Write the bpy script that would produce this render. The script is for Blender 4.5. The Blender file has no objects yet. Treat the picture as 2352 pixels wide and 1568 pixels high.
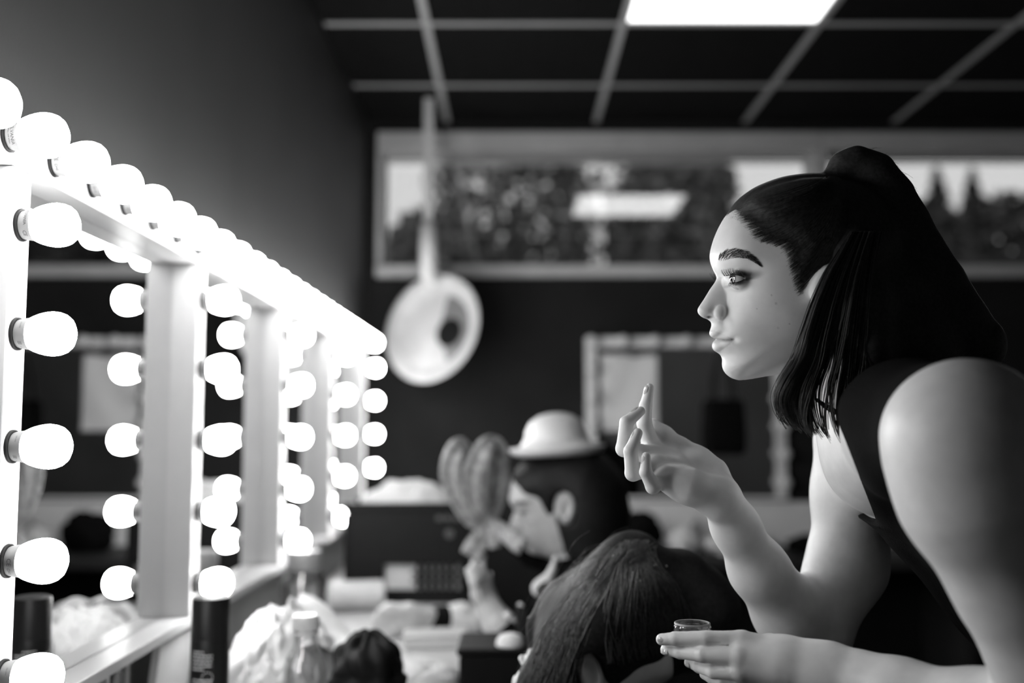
import bpy, math, random
import numpy as np
from mathutils import Vector, Matrix

# ---------------------------------------------------------------- camera, sky, exposure
W_PX, H_PX, F_PX = 2352.0, 1568.0, 2352.0
PITCH = math.radians(4.885)
CAM_Z = 1.20
scene = bpy.context.scene
cam_data = bpy.data.cameras.new('camera')
cam_data.sensor_width = 36.0
cam_data.lens = 36.0
cam_data.clip_start = 0.05
cam_data.clip_end = 200
cam_data.dof.use_dof = True
cam_data.dof.focus_distance = 1.055
cam_data.dof.aperture_fstop = 2.0
cam_data.dof.aperture_blades = 0
cam = bpy.data.objects.new('camera', cam_data)
scene.collection.objects.link(cam)
cam.location = (0, 0, CAM_Z)
cam.rotation_euler = (math.radians(90) + PITCH, 0, 0)
scene.camera = cam

world = bpy.data.worlds.new('overcast_sky')
scene.world = world
world.use_nodes = True
world.node_tree.nodes['Background'].inputs[0].default_value = (0.9, 0.9, 0.9, 1)
world.node_tree.nodes['Background'].inputs[1].default_value = 1.0

scene.view_settings.view_transform = 'Standard'
scene.view_settings.look = 'None'
scene.view_settings.gamma = 1.0
scene.view_settings.use_curve_mapping = False
scene.view_settings.exposure = 0.0
BULB_L = 50.0
PANEL_L = 3.2
cy = scene.cycles
cy.use_denoising = True
cy.caustics_reflective = False
cy.caustics_refractive = False
cy.max_bounces = 6
cy.diffuse_bounces = 3
cy.glossy_bounces = 4
cy.transparent_max_bounces = 12
cy.adaptive_threshold = 0.03
cy.sample_clamp_indirect = 4.0

# ---------------------------------------------------------------- helpers
ST, CT = math.sin(PITCH), math.cos(PITCH)
COL = scene.collection
rng = random.Random(7)
nrg = np.random.default_rng(11)

def P(px, py, d):
    """camera-frame metres (right, up, forward) of a photograph pixel at depth d"""
    return np.array([(px - 1176.0) * d / F_PX, -(py - 784.0) * d / F_PX, d])

def c2w(v):
    v = np.asarray(v, float)
    a, b, c = v[..., 0], v[..., 1], v[..., 2]
    return np.stack([a, c * CT - b * ST, CAM_Z + b * CT + c * ST], -1)

def w2c(v):
    v = np.asarray(v, float)
    x, y, z = v[..., 0], v[..., 1], v[..., 2] - CAM_Z
    return np.stack([x, -y * ST + z * CT, y * CT + z * ST], -1)

def on_plane_y(px, py, Y):
    r = c2w(P(px, py, 1.0)) - np.array([0, 0, CAM_Z])
    t = Y / r[1]
    return np.array([0, 0, CAM_Z]) + r * t

MATS = {}
def mat(name, v=0.5, rough=0.5, metal=0.0, noise=0.0, scale=20.0, bump=0.0, bscale=60.0, spec=0.5,
        emit=0.0, coat=0.0, stretch=None, attr=False, trans=0.0):
    m = bpy.data.materials.new(name)
    m.use_nodes = True
    nt = m.node_tree
    N, L = nt.nodes, nt.links
    b = N['Principled BSDF']
    b.inputs['Base Color'].default_value = (v, v, v, 1)
    b.inputs['Roughness'].default_value = rough
    b.inputs['Metallic'].default_value = metal
    b.inputs['Specular IOR Level'].default_value = spec
    b.inputs['Coat Weight'].default_value = coat
    b.inputs['Transmission Weight'].default_value = trans
    tc = N.new('ShaderNodeTexCoord')
    vec = tc.outputs['Object']
    if stretch:
        mp = N.new('ShaderNodeMapping')
        mp.inputs['Scale'].default_value = stretch
        L.new(vec, mp.inputs['Vector'])
        vec = mp.outputs['Vector']
    col = None
    if noise > 0:
        n = N.new('ShaderNodeTexNoise')
        n.inputs['Scale'].default_value = scale
        n.inputs['Detail'].default_value = 4
        L.new(vec, n.inputs['Vector'])
        r = N.new('ShaderNodeMapRange')
        r.inputs['From Min'].default_value = 0.3
        r.inputs['From Max'].default_value = 0.7
        r.inputs['To Min'].default_value = v * (1 - noise)
        r.inputs['To Max'].default_value = v * (1 + noise)
        L.new(n.outputs['Fac'], r.inputs['Value'])
        col = r.outputs['Result']
    if attr:
        at = N.new('ShaderNodeAttribute')
        at.attribute_name = 'tint'
        mul = N.new('ShaderNodeMath')
        mul.operation = 'MULTIPLY'
        if col is not None:
            L.new(col, mul.inputs[0])
        else:
            mul.inputs[0].default_value = v
        L.new(at.outputs['Fac'], mul.inputs[1])
        col = mul.outputs[0]
    if col is not None:
        L.new(col, b.inputs['Base Color'])
    if bump > 0:
        n2 = N.new('ShaderNodeTexNoise')
        n2.inputs['Scale'].default_value = bscale
        n2.inputs['Detail'].default_value = 3
        L.new(vec, n2.inputs['Vector'])
        bp = N.new('ShaderNodeBump')
        bp.inputs['Strength'].default_value = bump
        bp.inputs['Distance'].default_value = 0.002
        L.new(n2.outputs['Fac'], bp.inputs['Height'])
        L.new(bp.outputs['Normal'], b.inputs['Normal'])
    if emit > 0:
        b.inputs['Emission Color'].default_value = (1, 1, 1, 1)
        b.inputs['Emission Strength'].default_value = emit
    MATS[name] = m
    return m

def mat_emit(name, s):
    m = bpy.data.materials.new(name)
    m.use_nodes = True
    nt = m.node_tree
    nt.nodes.clear()
    e = nt.nodes.new('ShaderNodeEmission')
    e.inputs[0].default_value = (1, 1, 1, 1)
    e.inputs[1].default_value = s
    o = nt.nodes.new('ShaderNodeOutputMaterial')
    nt.links.new(e.outputs[0], o.inputs[0])
    MATS[name] = m
    return m

def mat_pane(name, base_refl, rough=0.0, tint=1.0, top=0.9):
    """thin clear sheet: mostly transparent, glossy by facing angle"""
    m = bpy.data.materials.new(name)
    m.use_nodes = True
    nt = m.node_tree
    nt.nodes.clear()
    N, L = nt.nodes, nt.links
    t = N.new('ShaderNodeBsdfTransparent')
    t.inputs[0].default_value = (tint, tint, tint, 1)
    g = N.new('ShaderNodeBsdfGlossy')
    g.inputs['Roughness'].default_value = rough
    lw = N.new('ShaderNodeLayerWeight')
    lw.inputs['Blend'].default_value = 0.35
    r = N.new('ShaderNodeMapRange')
    r.inputs['To Min'].default_value = base_refl
    r.inputs['To Max'].default_value = top
    L.new(lw.outputs['Fresnel'], r.inputs['Value'])
    mx = N.new('ShaderNodeMixShader')
    L.new(r.outputs['Result'], mx.inputs[0])
    L.new(t.outputs[0], mx.inputs[1])
    L.new(g.outputs[0], mx.inputs[2])
    o = N.new('ShaderNodeOutputMaterial')
    L.new(mx.outputs[0], o.inputs[0])
    MATS[name] = m
    return m

def link(o, parent=None):
    COL.objects.link(o)
    if parent is not None:
        o.parent = parent
    return o

def tag(o, label=None, cat=None, group=None, kind=None):
    if label: o['label'] = label
    if cat: o['category'] = cat
    if group: o['group'] = group
    if kind: o['kind'] = kind
    return o

def empty(name, loc=(0, 0, 0)):
    o = bpy.data.objects.new(name, None)
    o.empty_display_size = 0.05
    COL.objects.link(o)
    o.location = loc
    return o

class MB:
    """collects geometry in world coordinates, builds ONE mesh object"""
    def __init__(self):
        self.v, self.f = [], []
    def add(self, verts, faces):
        o = len(self.v)
        self.v += [tuple(map(float, p)) for p in verts]
        self.f += [tuple(i + o for i in fc) for fc in faces]
        return self
    def box(self, lo, hi, M=None):
        x0, y0, z0 = lo
        x1, y1, z1 = hi
        vs = [(x0, y0, z0), (x1, y0, z0), (x1, y1, z0), (x0, y1, z0), (x0, y0, z1), (x1, y0, z1), (x1, y1, z1), (x0, y1, z1)]
        if M is not None:
            vs = [M @ Vector(p) for p in vs]
        return self.add(vs, [(3, 2, 1, 0), (4, 5, 6, 7), (0, 1, 5, 4), (1, 2, 6, 5), (2, 3, 7, 6), (3, 0, 4, 7)])
    def lathe(self, prof, n=24, M=None, closed_start=True, closed_end=True):
        """prof: list of (radius, height) along local +Z"""
        vs, fs = [], []
        k = len(prof)
        for r, h in prof:
            for i in range(n):
                a = 2 * math.pi * i / n
                vs.append(Vector((r * math.cos(a), r * math.sin(a), h)))
        for j in range(k - 1):
            for i in range(n):
                i2 = (i + 1) % n
                fs.append((j * n + i, j * n + i2, (j + 1) * n + i2, (j + 1) * n + i))
        if closed_start: fs.append(tuple(range(n - 1, -1, -1)))
        if closed_end: fs.append(tuple((k - 1) * n + i for i in range(n)))
        if M is not None:
            vs = [M @ p for p in vs]
        return self.add(vs, fs)
    def tube(self, pts, radii, n=6, cap=True):
        pts = [Vector(p) for p in pts]
        k = len(pts)
        if not hasattr(radii, '__len__'):
            radii = [radii] * k
        vs, fs = [], []
        ref = None
        for j in range(k):
            t = (pts[min(j + 1, k - 1)] - pts[max(j - 1, 0)])
            if t.length < 1e-9: t = Vector((0, 0, 1))
            t.normalize()
            if ref is None:
                ref = t.orthogonal().normalized()
            u = (ref - t * ref.dot(t))
            if u.length < 1e-6: u = t.orthogonal()
            u.normalize()
            ref = u
            w = t.cross(u)
            for i in range(n):
                a = 2 * math.pi * i / n
                vs.append(pts[j] + (u * math.cos(a) + w * math.sin(a)) * radii[j])
        for j in range(k - 1):
            for i in range(n):
                i2 = (i + 1) % n
                fs.append((j * n + i, j * n + i2, (j + 1) * n + i2, (j + 1) * n + i))
        if cap:
            fs.append(tuple(range(n - 1, -1, -1)))
            fs.append(tuple((k - 1) * n + i for i in range(n)))
        return self.add(vs, fs)
    def build(self, name, m, parent=None, smooth=False, bevel=0.0, origin=None):
        me = bpy.data.meshes.new(name)
        v = self.v
        if origin is None and parent is not None:
            origin = parent.matrix_world.translation if parent.parent is None else None
        if parent is not None:
            po = world_loc(parent)
            v = [(a - po[0], b - po[1], c - po[2]) for a, b, c in v]
        elif origin is not None:
            v = [(a - origin[0], b - origin[1], c - origin[2]) for a, b, c in v]
        me.from_pydata(v, [], self.f)
        if m is not None:
            me.materials.append(MATS[m] if isinstance(m, str) else m)
        if smooth:
            me.polygons.foreach_set('use_smooth', [True] * len(me.polygons))
            if smooth == 'auto':
                me.set_sharp_from_angle(angle=math.radians(40))
        o = bpy.data.objects.new(name, me)
        link(o, parent)
        if parent is None and origin is not None:
            o.location = origin
        if bevel > 0:
            bv = o.modifiers.new('bevel', 'BEVEL')
            bv.width = bevel
            bv.segments = 2
            bv.limit_method = 'ANGLE'
        return o

def world_loc(o):
    p = Vector((0, 0, 0))
    while o is not None:
        p += Vector(o.location)
        o = o.parent
    return p

def mesh_obj(name, verts, faces, m, parent=None, origin=(0, 0, 0), smooth=True, tint=None):
    me = bpy.data.meshes.new(name)
    po = np.array(world_loc(parent)) if parent is not None else np.array(origin, float)
    v = np.asarray(verts, float) - po
    faces = np.asarray(faces)
    n, k = len(faces), faces.shape[1]
    me.vertices.add(len(v))
    me.vertices.foreach_set('co', v.astype(np.float32).ravel())
    me.loops.add(n * k)
    me.loops.foreach_set('vertex_index', faces.astype(np.int32).ravel())
    me.polygons.add(n)
    me.polygons.foreach_set('loop_start', np.arange(0, n * k, k, dtype=np.int32))
    me.polygons.foreach_set('use_smooth', np.full(n, smooth))
    me.update(calc_edges=True)
    me.validate()
    if tint is not None:
        at = me.attributes.new('tint', 'FLOAT', 'POINT')
        at.data.foreach_set('value', np.asarray(tint, np.float32))
    me.materials.append(MATS[m] if isinstance(m, str) else m)
    o = bpy.data.objects.new(name, me)
    link(o, parent)
    if parent is None:
        o.location = origin
    return o

def axis_matrix(loc, axis):
    """matrix taking local +Z to axis at loc"""
    q = Vector(axis).normalized().to_track_quat('Z', 'Y')
    return Matrix.Translation(Vector(loc)) @ q.to_matrix().to_4x4()

_text_cache = {}
def text_polys(body, size):
    key = (body, size)
    if key in _text_cache: return _text_cache[key]
    cu = bpy.data.curves.new('lettering', 'FONT')
    cu.body = body
    cu.size = size
    cu.resolution_u = 2
    cu.align_x = 'CENTER'
    cu.align_y = 'CENTER'
    o = bpy.data.objects.new('lettering', cu)
    COL.objects.link(o)
    dg = bpy.context.evaluated_depsgraph_get()
    me = bpy.data.meshes.new_from_object(o.evaluated_get(dg))
    vs = [tuple(v.co) for v in me.vertices]
    fs = [tuple(p.vertices) for p in me.polygons]
    bpy.data.objects.remove(o)
    bpy.data.curves.remove(cu)
    bpy.data.meshes.remove(me)
    _text_cache[key] = (vs, fs)
    return vs, fs

# ---------------------------------------------------------------- materials
mat('wall_paint', 0.040, 0.6, noise=0.12, scale=3, bump=0.15, bscale=220)
mat('wall_black', 0.018, 0.8, noise=0.2, scale=4, bump=0.1, bscale=160, spec=0.1)
mat('wall_grey', 0.30, 0.7, noise=0.15, scale=2, bump=0.1, bscale=160)
mat('floor_vinyl', 0.03, 0.5, noise=0.3, scale=6)
mat('ceiling_tile', 0.006, 0.9, noise=0.3, scale=40, bump=0.3, bscale=200, spec=0.1)
mat('grid_white', 0.38, 0.5, noise=0.05, scale=10)
mat('board_white', 0.82, 0.5, noise=0.02, scale=20)
mat('frame_white', 0.42, 0.32, noise=0.02, scale=30, bump=0.02, bscale=300)
mat('frame_grey', 0.55, 0.5, noise=0.06, scale=8)
mat('under_panel', 0.16, 0.5, noise=0.08, scale=12)
mat('desk_top', 0.40, 0.4, noise=0.05, scale=9)
mat('desk_dark', 0.02, 0.6, noise=0.2, scale=9)
mat('plastic_white', 0.55, 0.35, noise=0.02, scale=60)
mat('collar_plastic', 0.16, 0.4, noise=0.02, scale=60)
mat('plastic_black', 0.005, 0.6, noise=0.15, scale=40, spec=0.15)
mat('socket_black', 0.004, 0.6, noise=0.1, scale=60, spec=0.15)
mat('print_black', 0.02, 0.6, noise=0.1, scale=60)
mat('print_white', 0.5, 0.6, noise=0.3, scale=900)
mat('paper_white', 0.6, 0.85, noise=0.04, scale=30, bump=0.2, bscale=60)
mat('tissue', 0.50, 0.9, noise=0.03, scale=30, bump=0.3, bscale=80)
mat('metal_pan', 0.50, 0.45, metal=0.0, noise=0.10, scale=14, bump=0.05, bscale=200)
mat('pan_grey', 0.16, 0.5, noise=0.1, scale=20)
mat('badge_grey', 0.05, 0.5, noise=0.1, scale=30)
mat('strap_white', 0.6, 0.6, noise=0.05, scale=60)
mat('hat_white', 0.70, 0.45, noise=0.04, scale=20)
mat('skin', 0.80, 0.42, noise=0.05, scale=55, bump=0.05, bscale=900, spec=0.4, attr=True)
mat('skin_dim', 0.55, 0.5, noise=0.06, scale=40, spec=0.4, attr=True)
mat('hair_black', 0.05, 0.5, noise=0.4, scale=300, spec=0.4)
mat('hair_brown', 0.012, 0.6, noise=0.5, scale=200, spec=0.2)
mat('hair_strand', 0.045, 0.35, noise=0.6, scale=300, spec=0.6)
mat('hair_brown_strand', 0.06, 0.30, noise=0.6, scale=300, spec=0.8)
mat('hair_flat', 0.008, 0.6, noise=0.3, scale=90, spec=0.2)
mat('cloth_black', 0.005, 0.9, noise=0.25, scale=50, bump=0.3, bscale=400, spec=0.06)
mat('cloth_white', 0.68, 0.85, noise=0.06, scale=40, bump=0.2, bscale=90)
mat('bow_fabric', 0.30, 0.8, noise=0.55, scale=70, bump=0.2, bscale=200)
mat('sequin', 0.7, 0.15, metal=1.0, noise=0.1, scale=300)
mat('eye_white', 0.62, 0.12, noise=0.05, scale=120, coat=0.6)
mat('eye_iris', 0.10, 0.12, noise=0.5, scale=900, coat=1.0)
mat('eye_pupil', 0.004, 0.08, noise=0.1, scale=90, coat=1.0)
mat('lash', 0.006, 0.5, noise=0.2, scale=90)
mat('nail', 0.55, 0.2, noise=0.03, scale=90, coat=0.4)
mat('leaf', 0.10, 0.6, noise=0.6, scale=1.2, spec=0.3)
mat('leaf_dark', 0.05, 0.7, noise=0.5, scale=1.2, spec=0.2)
mat('bark', 0.06, 0.9, noise=0.4, scale=5)
mat('grass', 0.07, 0.9, noise=0.4, scale=3)
mat('can_black', 0.008, 0.4, noise=0.1, scale=30, spec=0.25)
mat('lid_grey', 0.28, 0.4, noise=0.06, scale=30)
mat('roll_grey', 0.42, 0.5, noise=0.06, scale=30)
mat('cream', 0.6, 0.4, noise=0.05, scale=100)
mat_emit('bulb_glow', BULB_L)
mat_emit('panel_glow', PANEL_L)
mat_pane('window_glass', 0.13)
mat_pane('clear_plastic', 0.03, 0.1, 0.98, 0.35)
mat_pane('clear_jar', 0.08, 0.08, 0.93, 0.6)
m = mat('mirror', 0.88, 0.0, metal=1.0, noise=0.005, scale=2)
# ---------------------------------------------------------------- the room
XW, XR, YB, YF, ZC = -0.585, 3.4, 4.05, -1.6, 2.435
YG = 4.19                                            # window glass plane
WX0, WX1, WZ0, WZ1 = -0.545, 3.2, 1.80, 2.395        # window opening

def struct(mb, name, m, parent=None, **k):
    o = mb.build(name, m, parent, **k)
    if parent is None: o['kind'] = 'structure'
    return o

floor = struct(MB().box((XW - .2, YF - .2, -0.1), (XR + .2, YB + .3, 0)), 'floor', 'floor_vinyl')
wall_left = struct(MB().box((XW - 0.15, YF, 0), (XW, YB, ZC)), 'wall_left', 'wall_paint')
struct(MB().box((XR, YF, 0), (XR + .15, YB, ZC)), 'wall_right', 'wall_grey')
struct(MB().box((XW - .15, YF - .15, 0), (XR + .15, YF, ZC)), 'wall_rear', 'wall_grey')
wb = MB()
wb.box((XW - .15, YB, 0), (XR + .15, YB + .2, WZ0))
wb.box((XW - .15, YB, WZ1), (XR + .15, YB + .2, ZC + .1))
wb.box((XW - .15, YB, WZ0), (WX0, YB + .2, WZ1))
wb.box((WX1, YB, WZ0), (XR + .15, YB + .2, WZ1))
struct(wb, 'wall_back', 'wall_black')

# ceiling: slab, black tiles, white grid bars
ceiling = struct(MB().box((XW - .2, YF - .2, ZC + .03), (XR + .2, YB + .3, ZC + .15)), 'ceiling', 'wall_black')
GX = [-0.262 + 0.602 * k for k in range(0, 7)]
GY = [3.045 + 0.565 * k for k in range(-8, 2)]
xs = [XW] + GX + [XR]
ys = [YF] + GY + [YB]
LIGHT_CELL = (GX[1], GX[2], GY[7], GY[8])
tile_me = None
for i in range(len(xs) - 1):
    for j in range(len(ys) - 1):
        if abs(xs[i] - GX[1]) < 1e-6 and abs(ys[j + 1] - GY[8]) < 1e-6:
            continue
        if ys[j + 1] - ys[j] < .03 or xs[i + 1] - xs[i] < .03: continue
        o = MB().box((xs[i] + .001, ys[j] + .001, ZC + .004), (xs[i + 1] - .001, ys[j + 1] - .001, ZC + .03)).build('ceiling_tile', 'ceiling_tile', ceiling)
for gx in GX:
    MB().box((gx - .012, YF, ZC - .001), (gx + .012, YB, ZC + .004)).build('grid_runner', 'grid_white', ceiling)
for gy in GY:
    for i in range(len(xs) - 1):
        MB().box((xs[i] + .0125, gy - .012, ZC), (xs[i + 1] - .0125, gy + .012, ZC + .004)).build('grid_crossbar', 'grid_white', ceiling)
lx0, lx1, ly0, ly1 = LIGHT_CELL
cl = empty('ceiling_light', ((lx0 + lx1) / 2, (ly0 + ly1) / 2, ZC))
tag(cl, 'bright square light panel set flush in the black ceiling grid', 'ceiling light')
e = .014
fr = MB()
for lo, hi in (((lx0, ly0), (lx1, ly0 + e)), ((lx0, ly1 - e), (lx1, ly1)), ((lx0, ly0), (lx0 + e, ly1)), ((lx1 - e, ly0), (lx1, ly1))):
    fr.box((lo[0], lo[1], ZC + .0041), (hi[0], hi[1], ZC + .02))
fr.build('frame', 'grid_white', cl)
MB().box((lx0 + e, ly0 + e, ZC + .004), (lx1 - e, ly1 - e, ZC + .02)).build('diffuser', 'panel_glow', cl)

# windows: a band of two panes under the ceiling
MULL = 1.245
for n, (a, b) in enumerate(((WX0, MULL), (MULL, WX1))):
    root = empty('window_%d' % (n + 1), ((a + b) / 2, YB, WZ0))
    root['kind'] = 'structure'
    L0, L1 = a + .002, b - .002
    MB().box((L0, YB - .015, WZ1 - .075), (L1, YB + .17, WZ1 - .002)).build('top_frame', 'frame_grey', root, bevel=.003)
    MB().box((L0, YB - .03, WZ0 + .002), (L1, YB + .17, WZ0 + .05)).build('window_sill', 'frame_grey', root, bevel=.004)
    for x0, x1 in ((L0, L0 + .024), (L1 - .024, L1)):
        MB().box((x0, YB - .015, WZ0 + .05), (x1, YB + .17, WZ1 - .075)).build('jamb', 'frame_grey', root, bevel=.003)
    MB().box((L0 + .024, YG, WZ0 + .05), (L1 - .024, YG + .001, WZ1 - .075)).build('window_pane', 'window_glass', root)
    MB().box((L0 + .024, YG - .012, WZ1 - .098), (L1 - .024, YG - .002, WZ1 - .0905)).build('glazing_bead', 'frame_grey', root)

# ---------------------------------------------------------------- lit vanity mirrors along the left wall
XF, XG = -0.5155, -0.558         # front of frame, mirror plane
POST0, PITCHY, POSTW = 1.06, 0.63, 0.042
ZT0, ZT1, ZB = 1.20 + .272, 1.20 + .326, 1.20 - .300
BZ = [1.20 + q for q in (.213, .0985, -.018, -.134, -.249)]
n = 28
prof_globe = [(.0170, .0155), (.0188, .0190), (.0207, .0240), (.0222, .0295), (.0231, .0350), (.0233, .0390), (.0225, .0450),
              (.0203, .0510), (.0165, .0555), (.0105, .0588), (.0048, .0602), (.0008, .0606)]
prof_collar = [(.0140, .001), (.0150, .004), (.0160, .009), (.0168, .0145), (.0172, .0162), (.0166, .0164)]
prof_ring = [(.0158, -.001), (.0172, .0005), (.0172, .0025), (.0150, .0032), (.0138, .002)]
def lathe_mesh(name, prof, m, nn=n):
    mb = MB().lathe(prof, nn)
    me = bpy.data.meshes.new(name)
    me.from_pydata(mb.v, [], mb.f)
    me.materials.append(MATS[m])
    me.polygons.foreach_set('use_smooth', [True] * len(me.polygons))
    return me
ME_GLOBE = lathe_mesh('light_bulb', prof_globe, 'bulb_glow', 32)
ME_DULL = lathe_mesh('unlit_bulb', prof_globe, 'board_white', 20)
ME_COLLAR = lathe_mesh('bulb_collar', prof_collar, 'collar_plastic')
ME_RING = lathe_mesh('socket_ring', prof_ring, 'socket_black')

def wrap_text(items, rad=.0163):
    """lettering around the collar: items of (text, size, angle deg, height, upright-ness)"""
    mb = MB()
    for body, size, ang, h, rot in items:
        vs, fs = text_polys(body, size)
        out = []
        for x, y, z in vs:
            if rot:      # reads around the collar
                s, t = x, y
            else:        # reads along the bulb axis
                s, t = -y, x
            hh = h + t
            r = .0150 + (hh - .004) * .165 + .0006
            a = math.radians(ang) + s / r
            out.append((r * math.cos(a), r * math.sin(a), hh))
        mb.add(out, fs)
    me = bpy.data.meshes.new('printed_mark')
    me.from_pydata(mb.v, [], mb.f)
    me.materials.append(MATS['print_black'])
    return me

def make_bulb(parent, loc, axis, lit=True, mark=None, roll=0.0):
    po = world_loc(parent)
    g = bpy.data.objects.new('light_bulb', ME_GLOBE if lit else ME_DULL)
    link(g, parent)
    g.location = Vector(loc) - po
    q = axis_matrix((0, 0, 0), axis)
    g.rotation_euler = (q @ Matrix.Rotation(roll, 4, 'Z')).to_euler()
    for nm, me in (('bulb_collar', ME_COLLAR), ('socket_ring', ME_RING)):
        link(bpy.data.objects.new(nm, me), g)
    if mark is not None:
        link(bpy.data.objects.new('printed_mark', mark), g)
    return g

# local axes of a bulb pointing +X: find the roll angle that faces the camera (-Y)
_q = axis_matrix((0, 0, 0), (1, 0, 0)).to_3x3()
def ang_of(d):
    l = _q.inverted() @ Vector(d)
    return math.degrees(math.atan2(l.y, l.x))
A_CAM, A_UP = ang_of((0, -1, 0)), ang_of((0, 0, 1))
sgn = 1 if ((A_UP - A_CAM + 540) % 360 - 180) > 0 else -1
def ca(deg_up):           # angle on the collar: 0 faces the camera, + is upwards
    return A_CAM + sgn * deg_up
M_NAME = wrap_text([('SYLVANIA', .0052, ca(-8), .0110, True), ('LED BALL 5W 470lm', .0024, ca(-8), .0072, True)])
M_CE = wrap_text([('CE', .0066, ca(2), .0090, True), ('D<I', .0050, ca(-34), .0085, True)])
M_BOTH = wrap_text([('SYLVANIA', .0046, ca(26), .0112, True), ('CE', .0060, ca(-42), .0100, True)])
M_BARS = wrap_text([('III', .0060, ca(-40), .0095, False), ('220-240V', .0020, ca(30), .0105, True), ('5W', .0020, ca(-62), .0090, True)])

units = []
UN = [(-1, ''), (0, ''), (1, ''), (2, ''), (3, '')]
LABEL = {-1: 'lit vanity mirror beside the camera, its unseen post bulbs added to light the face, cut off by the left edge of the picture',
         0: 'white framed bulb-lit vanity mirror nearest the camera, reflecting the black spray can',
         1: 'second lit vanity mirror from the camera, just behind the black spray can',
         2: 'third lit vanity mirror from the camera, above the lidded glass jar',
         3: 'farthest lit vanity mirror of the left wall row, beside the hanging pan'}
for k, _ in UN:
    y0 = POST0 + PITCHY * k if k >= 0 else POST0 - .21  # unseen first post is set close so its bulbs reach the face
    y1 = POST0 + PITCHY * (k + 1)
    u = empty('vanity_mirror', (XW, (y0 + y1) / 2, ZB))
    tag(u, LABEL[k], 'mirror', 'lit vanity mirrors in a row on the left wall')
    h = POSTW / 2
    g = .0006
    xb = XW + .0005
    MB().box((xb, y0 - h + g, ZB), (XF, y0 + h, ZT0 - g)).build('post', 'frame_white', u, bevel=.0015)
    if k == 3:
        MB().box((xb, y1 - h, ZB), (XF, y1 + h, ZT0 - g)).build('post', 'frame_white', u, bevel=.0015)
    ye = y1 + h if k == 3 else y1 - h
    MB().box((xb, y0 - h + g, ZT0), (XF, ye, ZT1)).build('top_rail', 'frame_white', u, bevel=.0015)
    MB().box((xb, y0 - h + g, ZB - .016), (XF, ye, ZB - g)).build('bottom_rail', 'frame_white', u, bevel=.0015)
    MB().box((xb, y0 + h + g, ZB + g), (XG, y1 - h - g, ZT0 - g)).build('mirror_glass', 'mirror', u)
    MB().box((xb, y0 - h + g, 0.752), (XW + .012, ye, ZB - .0165)).build('under_panel', 'under_panel', u)
    marks = {0: [M_NAME, M_CE, M_CE, M_BARS, M_BARS, M_CE], 1: [M_CE, M_BARS, M_NAME, M_CE, M_BARS, M_CE]}.get(k, [None] * 6)
    for j in range(2 if k < 0 else 6 + (1 if k == 3 else 0)):
        make_bulb(u, (XF + .0005, y0 - .034 + .105 * j, 1.20 + .299), (1, 0, 0), True, marks[j] if j < 6 else None)
    pm = {0: [M_BOTH, M_BARS, M_BARS, M_CE, M_BARS], 1: [M_BARS, M_NAME, M_BARS, M_CE, M_BARS]}.get(k, [None] * 5)
    for j, z in enumerate(BZ if k >= 0 else BZ[:2]):  # first unit: two unseen upper bulbs added to light the face
        make_bulb(u, (XF + .0005, y0, z), (1, 0, 0), True, pm[j])
        if k == 3:
            make_bulb(u, (XF + .0005, y1, z), (1, 0, 0), True)
    units.append(u)

# wall sockets under the mirrors
for (yy, lab) in ((1.50, 'framed wall socket under the nearest mirror, left of the spray can'),
                  (2.02, 'small wall socket under the second mirror, behind the white tissue heap')):
    s = empty('wall_socket', (XW + .0125, yy, .835))
    tag(s, lab, 'socket', 'wall sockets under the mirrors')
    x0 = XW + .0125
    f = MB()
    for lo, hi in (((-.042, -.042), (.042, -.032)), ((-.042, .032), (.042, .042)), ((-.042, -.032), (-.032, .032)), ((.032, -.032), (.042, .032))):
        f.box((x0, yy + lo[0], .838 + lo[1]), (x0 + .010, yy + hi[0], .838 + hi[1]))
    f.build('cover_frame', 'plastic_white', s, bevel=.001)
    MB().box((x0, yy - .031, .807), (x0 + .006, yy + .031, .869)).build('insert', 'plastic_black', s, bevel=.001)
    MB().lathe([(.019, 0), (.019, .004), (.016, .004), (.016, .001)], 24, axis_matrix((x0 + .006, yy, .838), (1, 0, 0))).build('socket_well', 'lid_grey', s, smooth='auto')

# ---------------------------------------------------------------- make-up counter
DZ = 0.75
dk = empty('makeup_counter', (-.30, 1.3, 0))
tag(dk, 'long pale make-up counter under the lit mirrors, crowded with things', 'counter')
MB().box((XW + .0125, YF + .05, DZ - .03), (-.098, 3.72, DZ)).build('worktop', 'desk_top', dk, bevel=.003)
for yy in (YF + .1, .2, 2.0, 3.66):
    MB().box((XW + .02, yy - .02, 0), (-.12, yy + .02, DZ - .031)).build('leg_panel', 'desk_dark', dk)

def on_desk(px, py, z=DZ):
    r = c2w(P(px, py, 1.0)) - np.array([0, 0, CAM_Z])
    t = (z - CAM_Z) / r[2]
    return np.array([0, 0, CAM_Z]) + r * t

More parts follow.
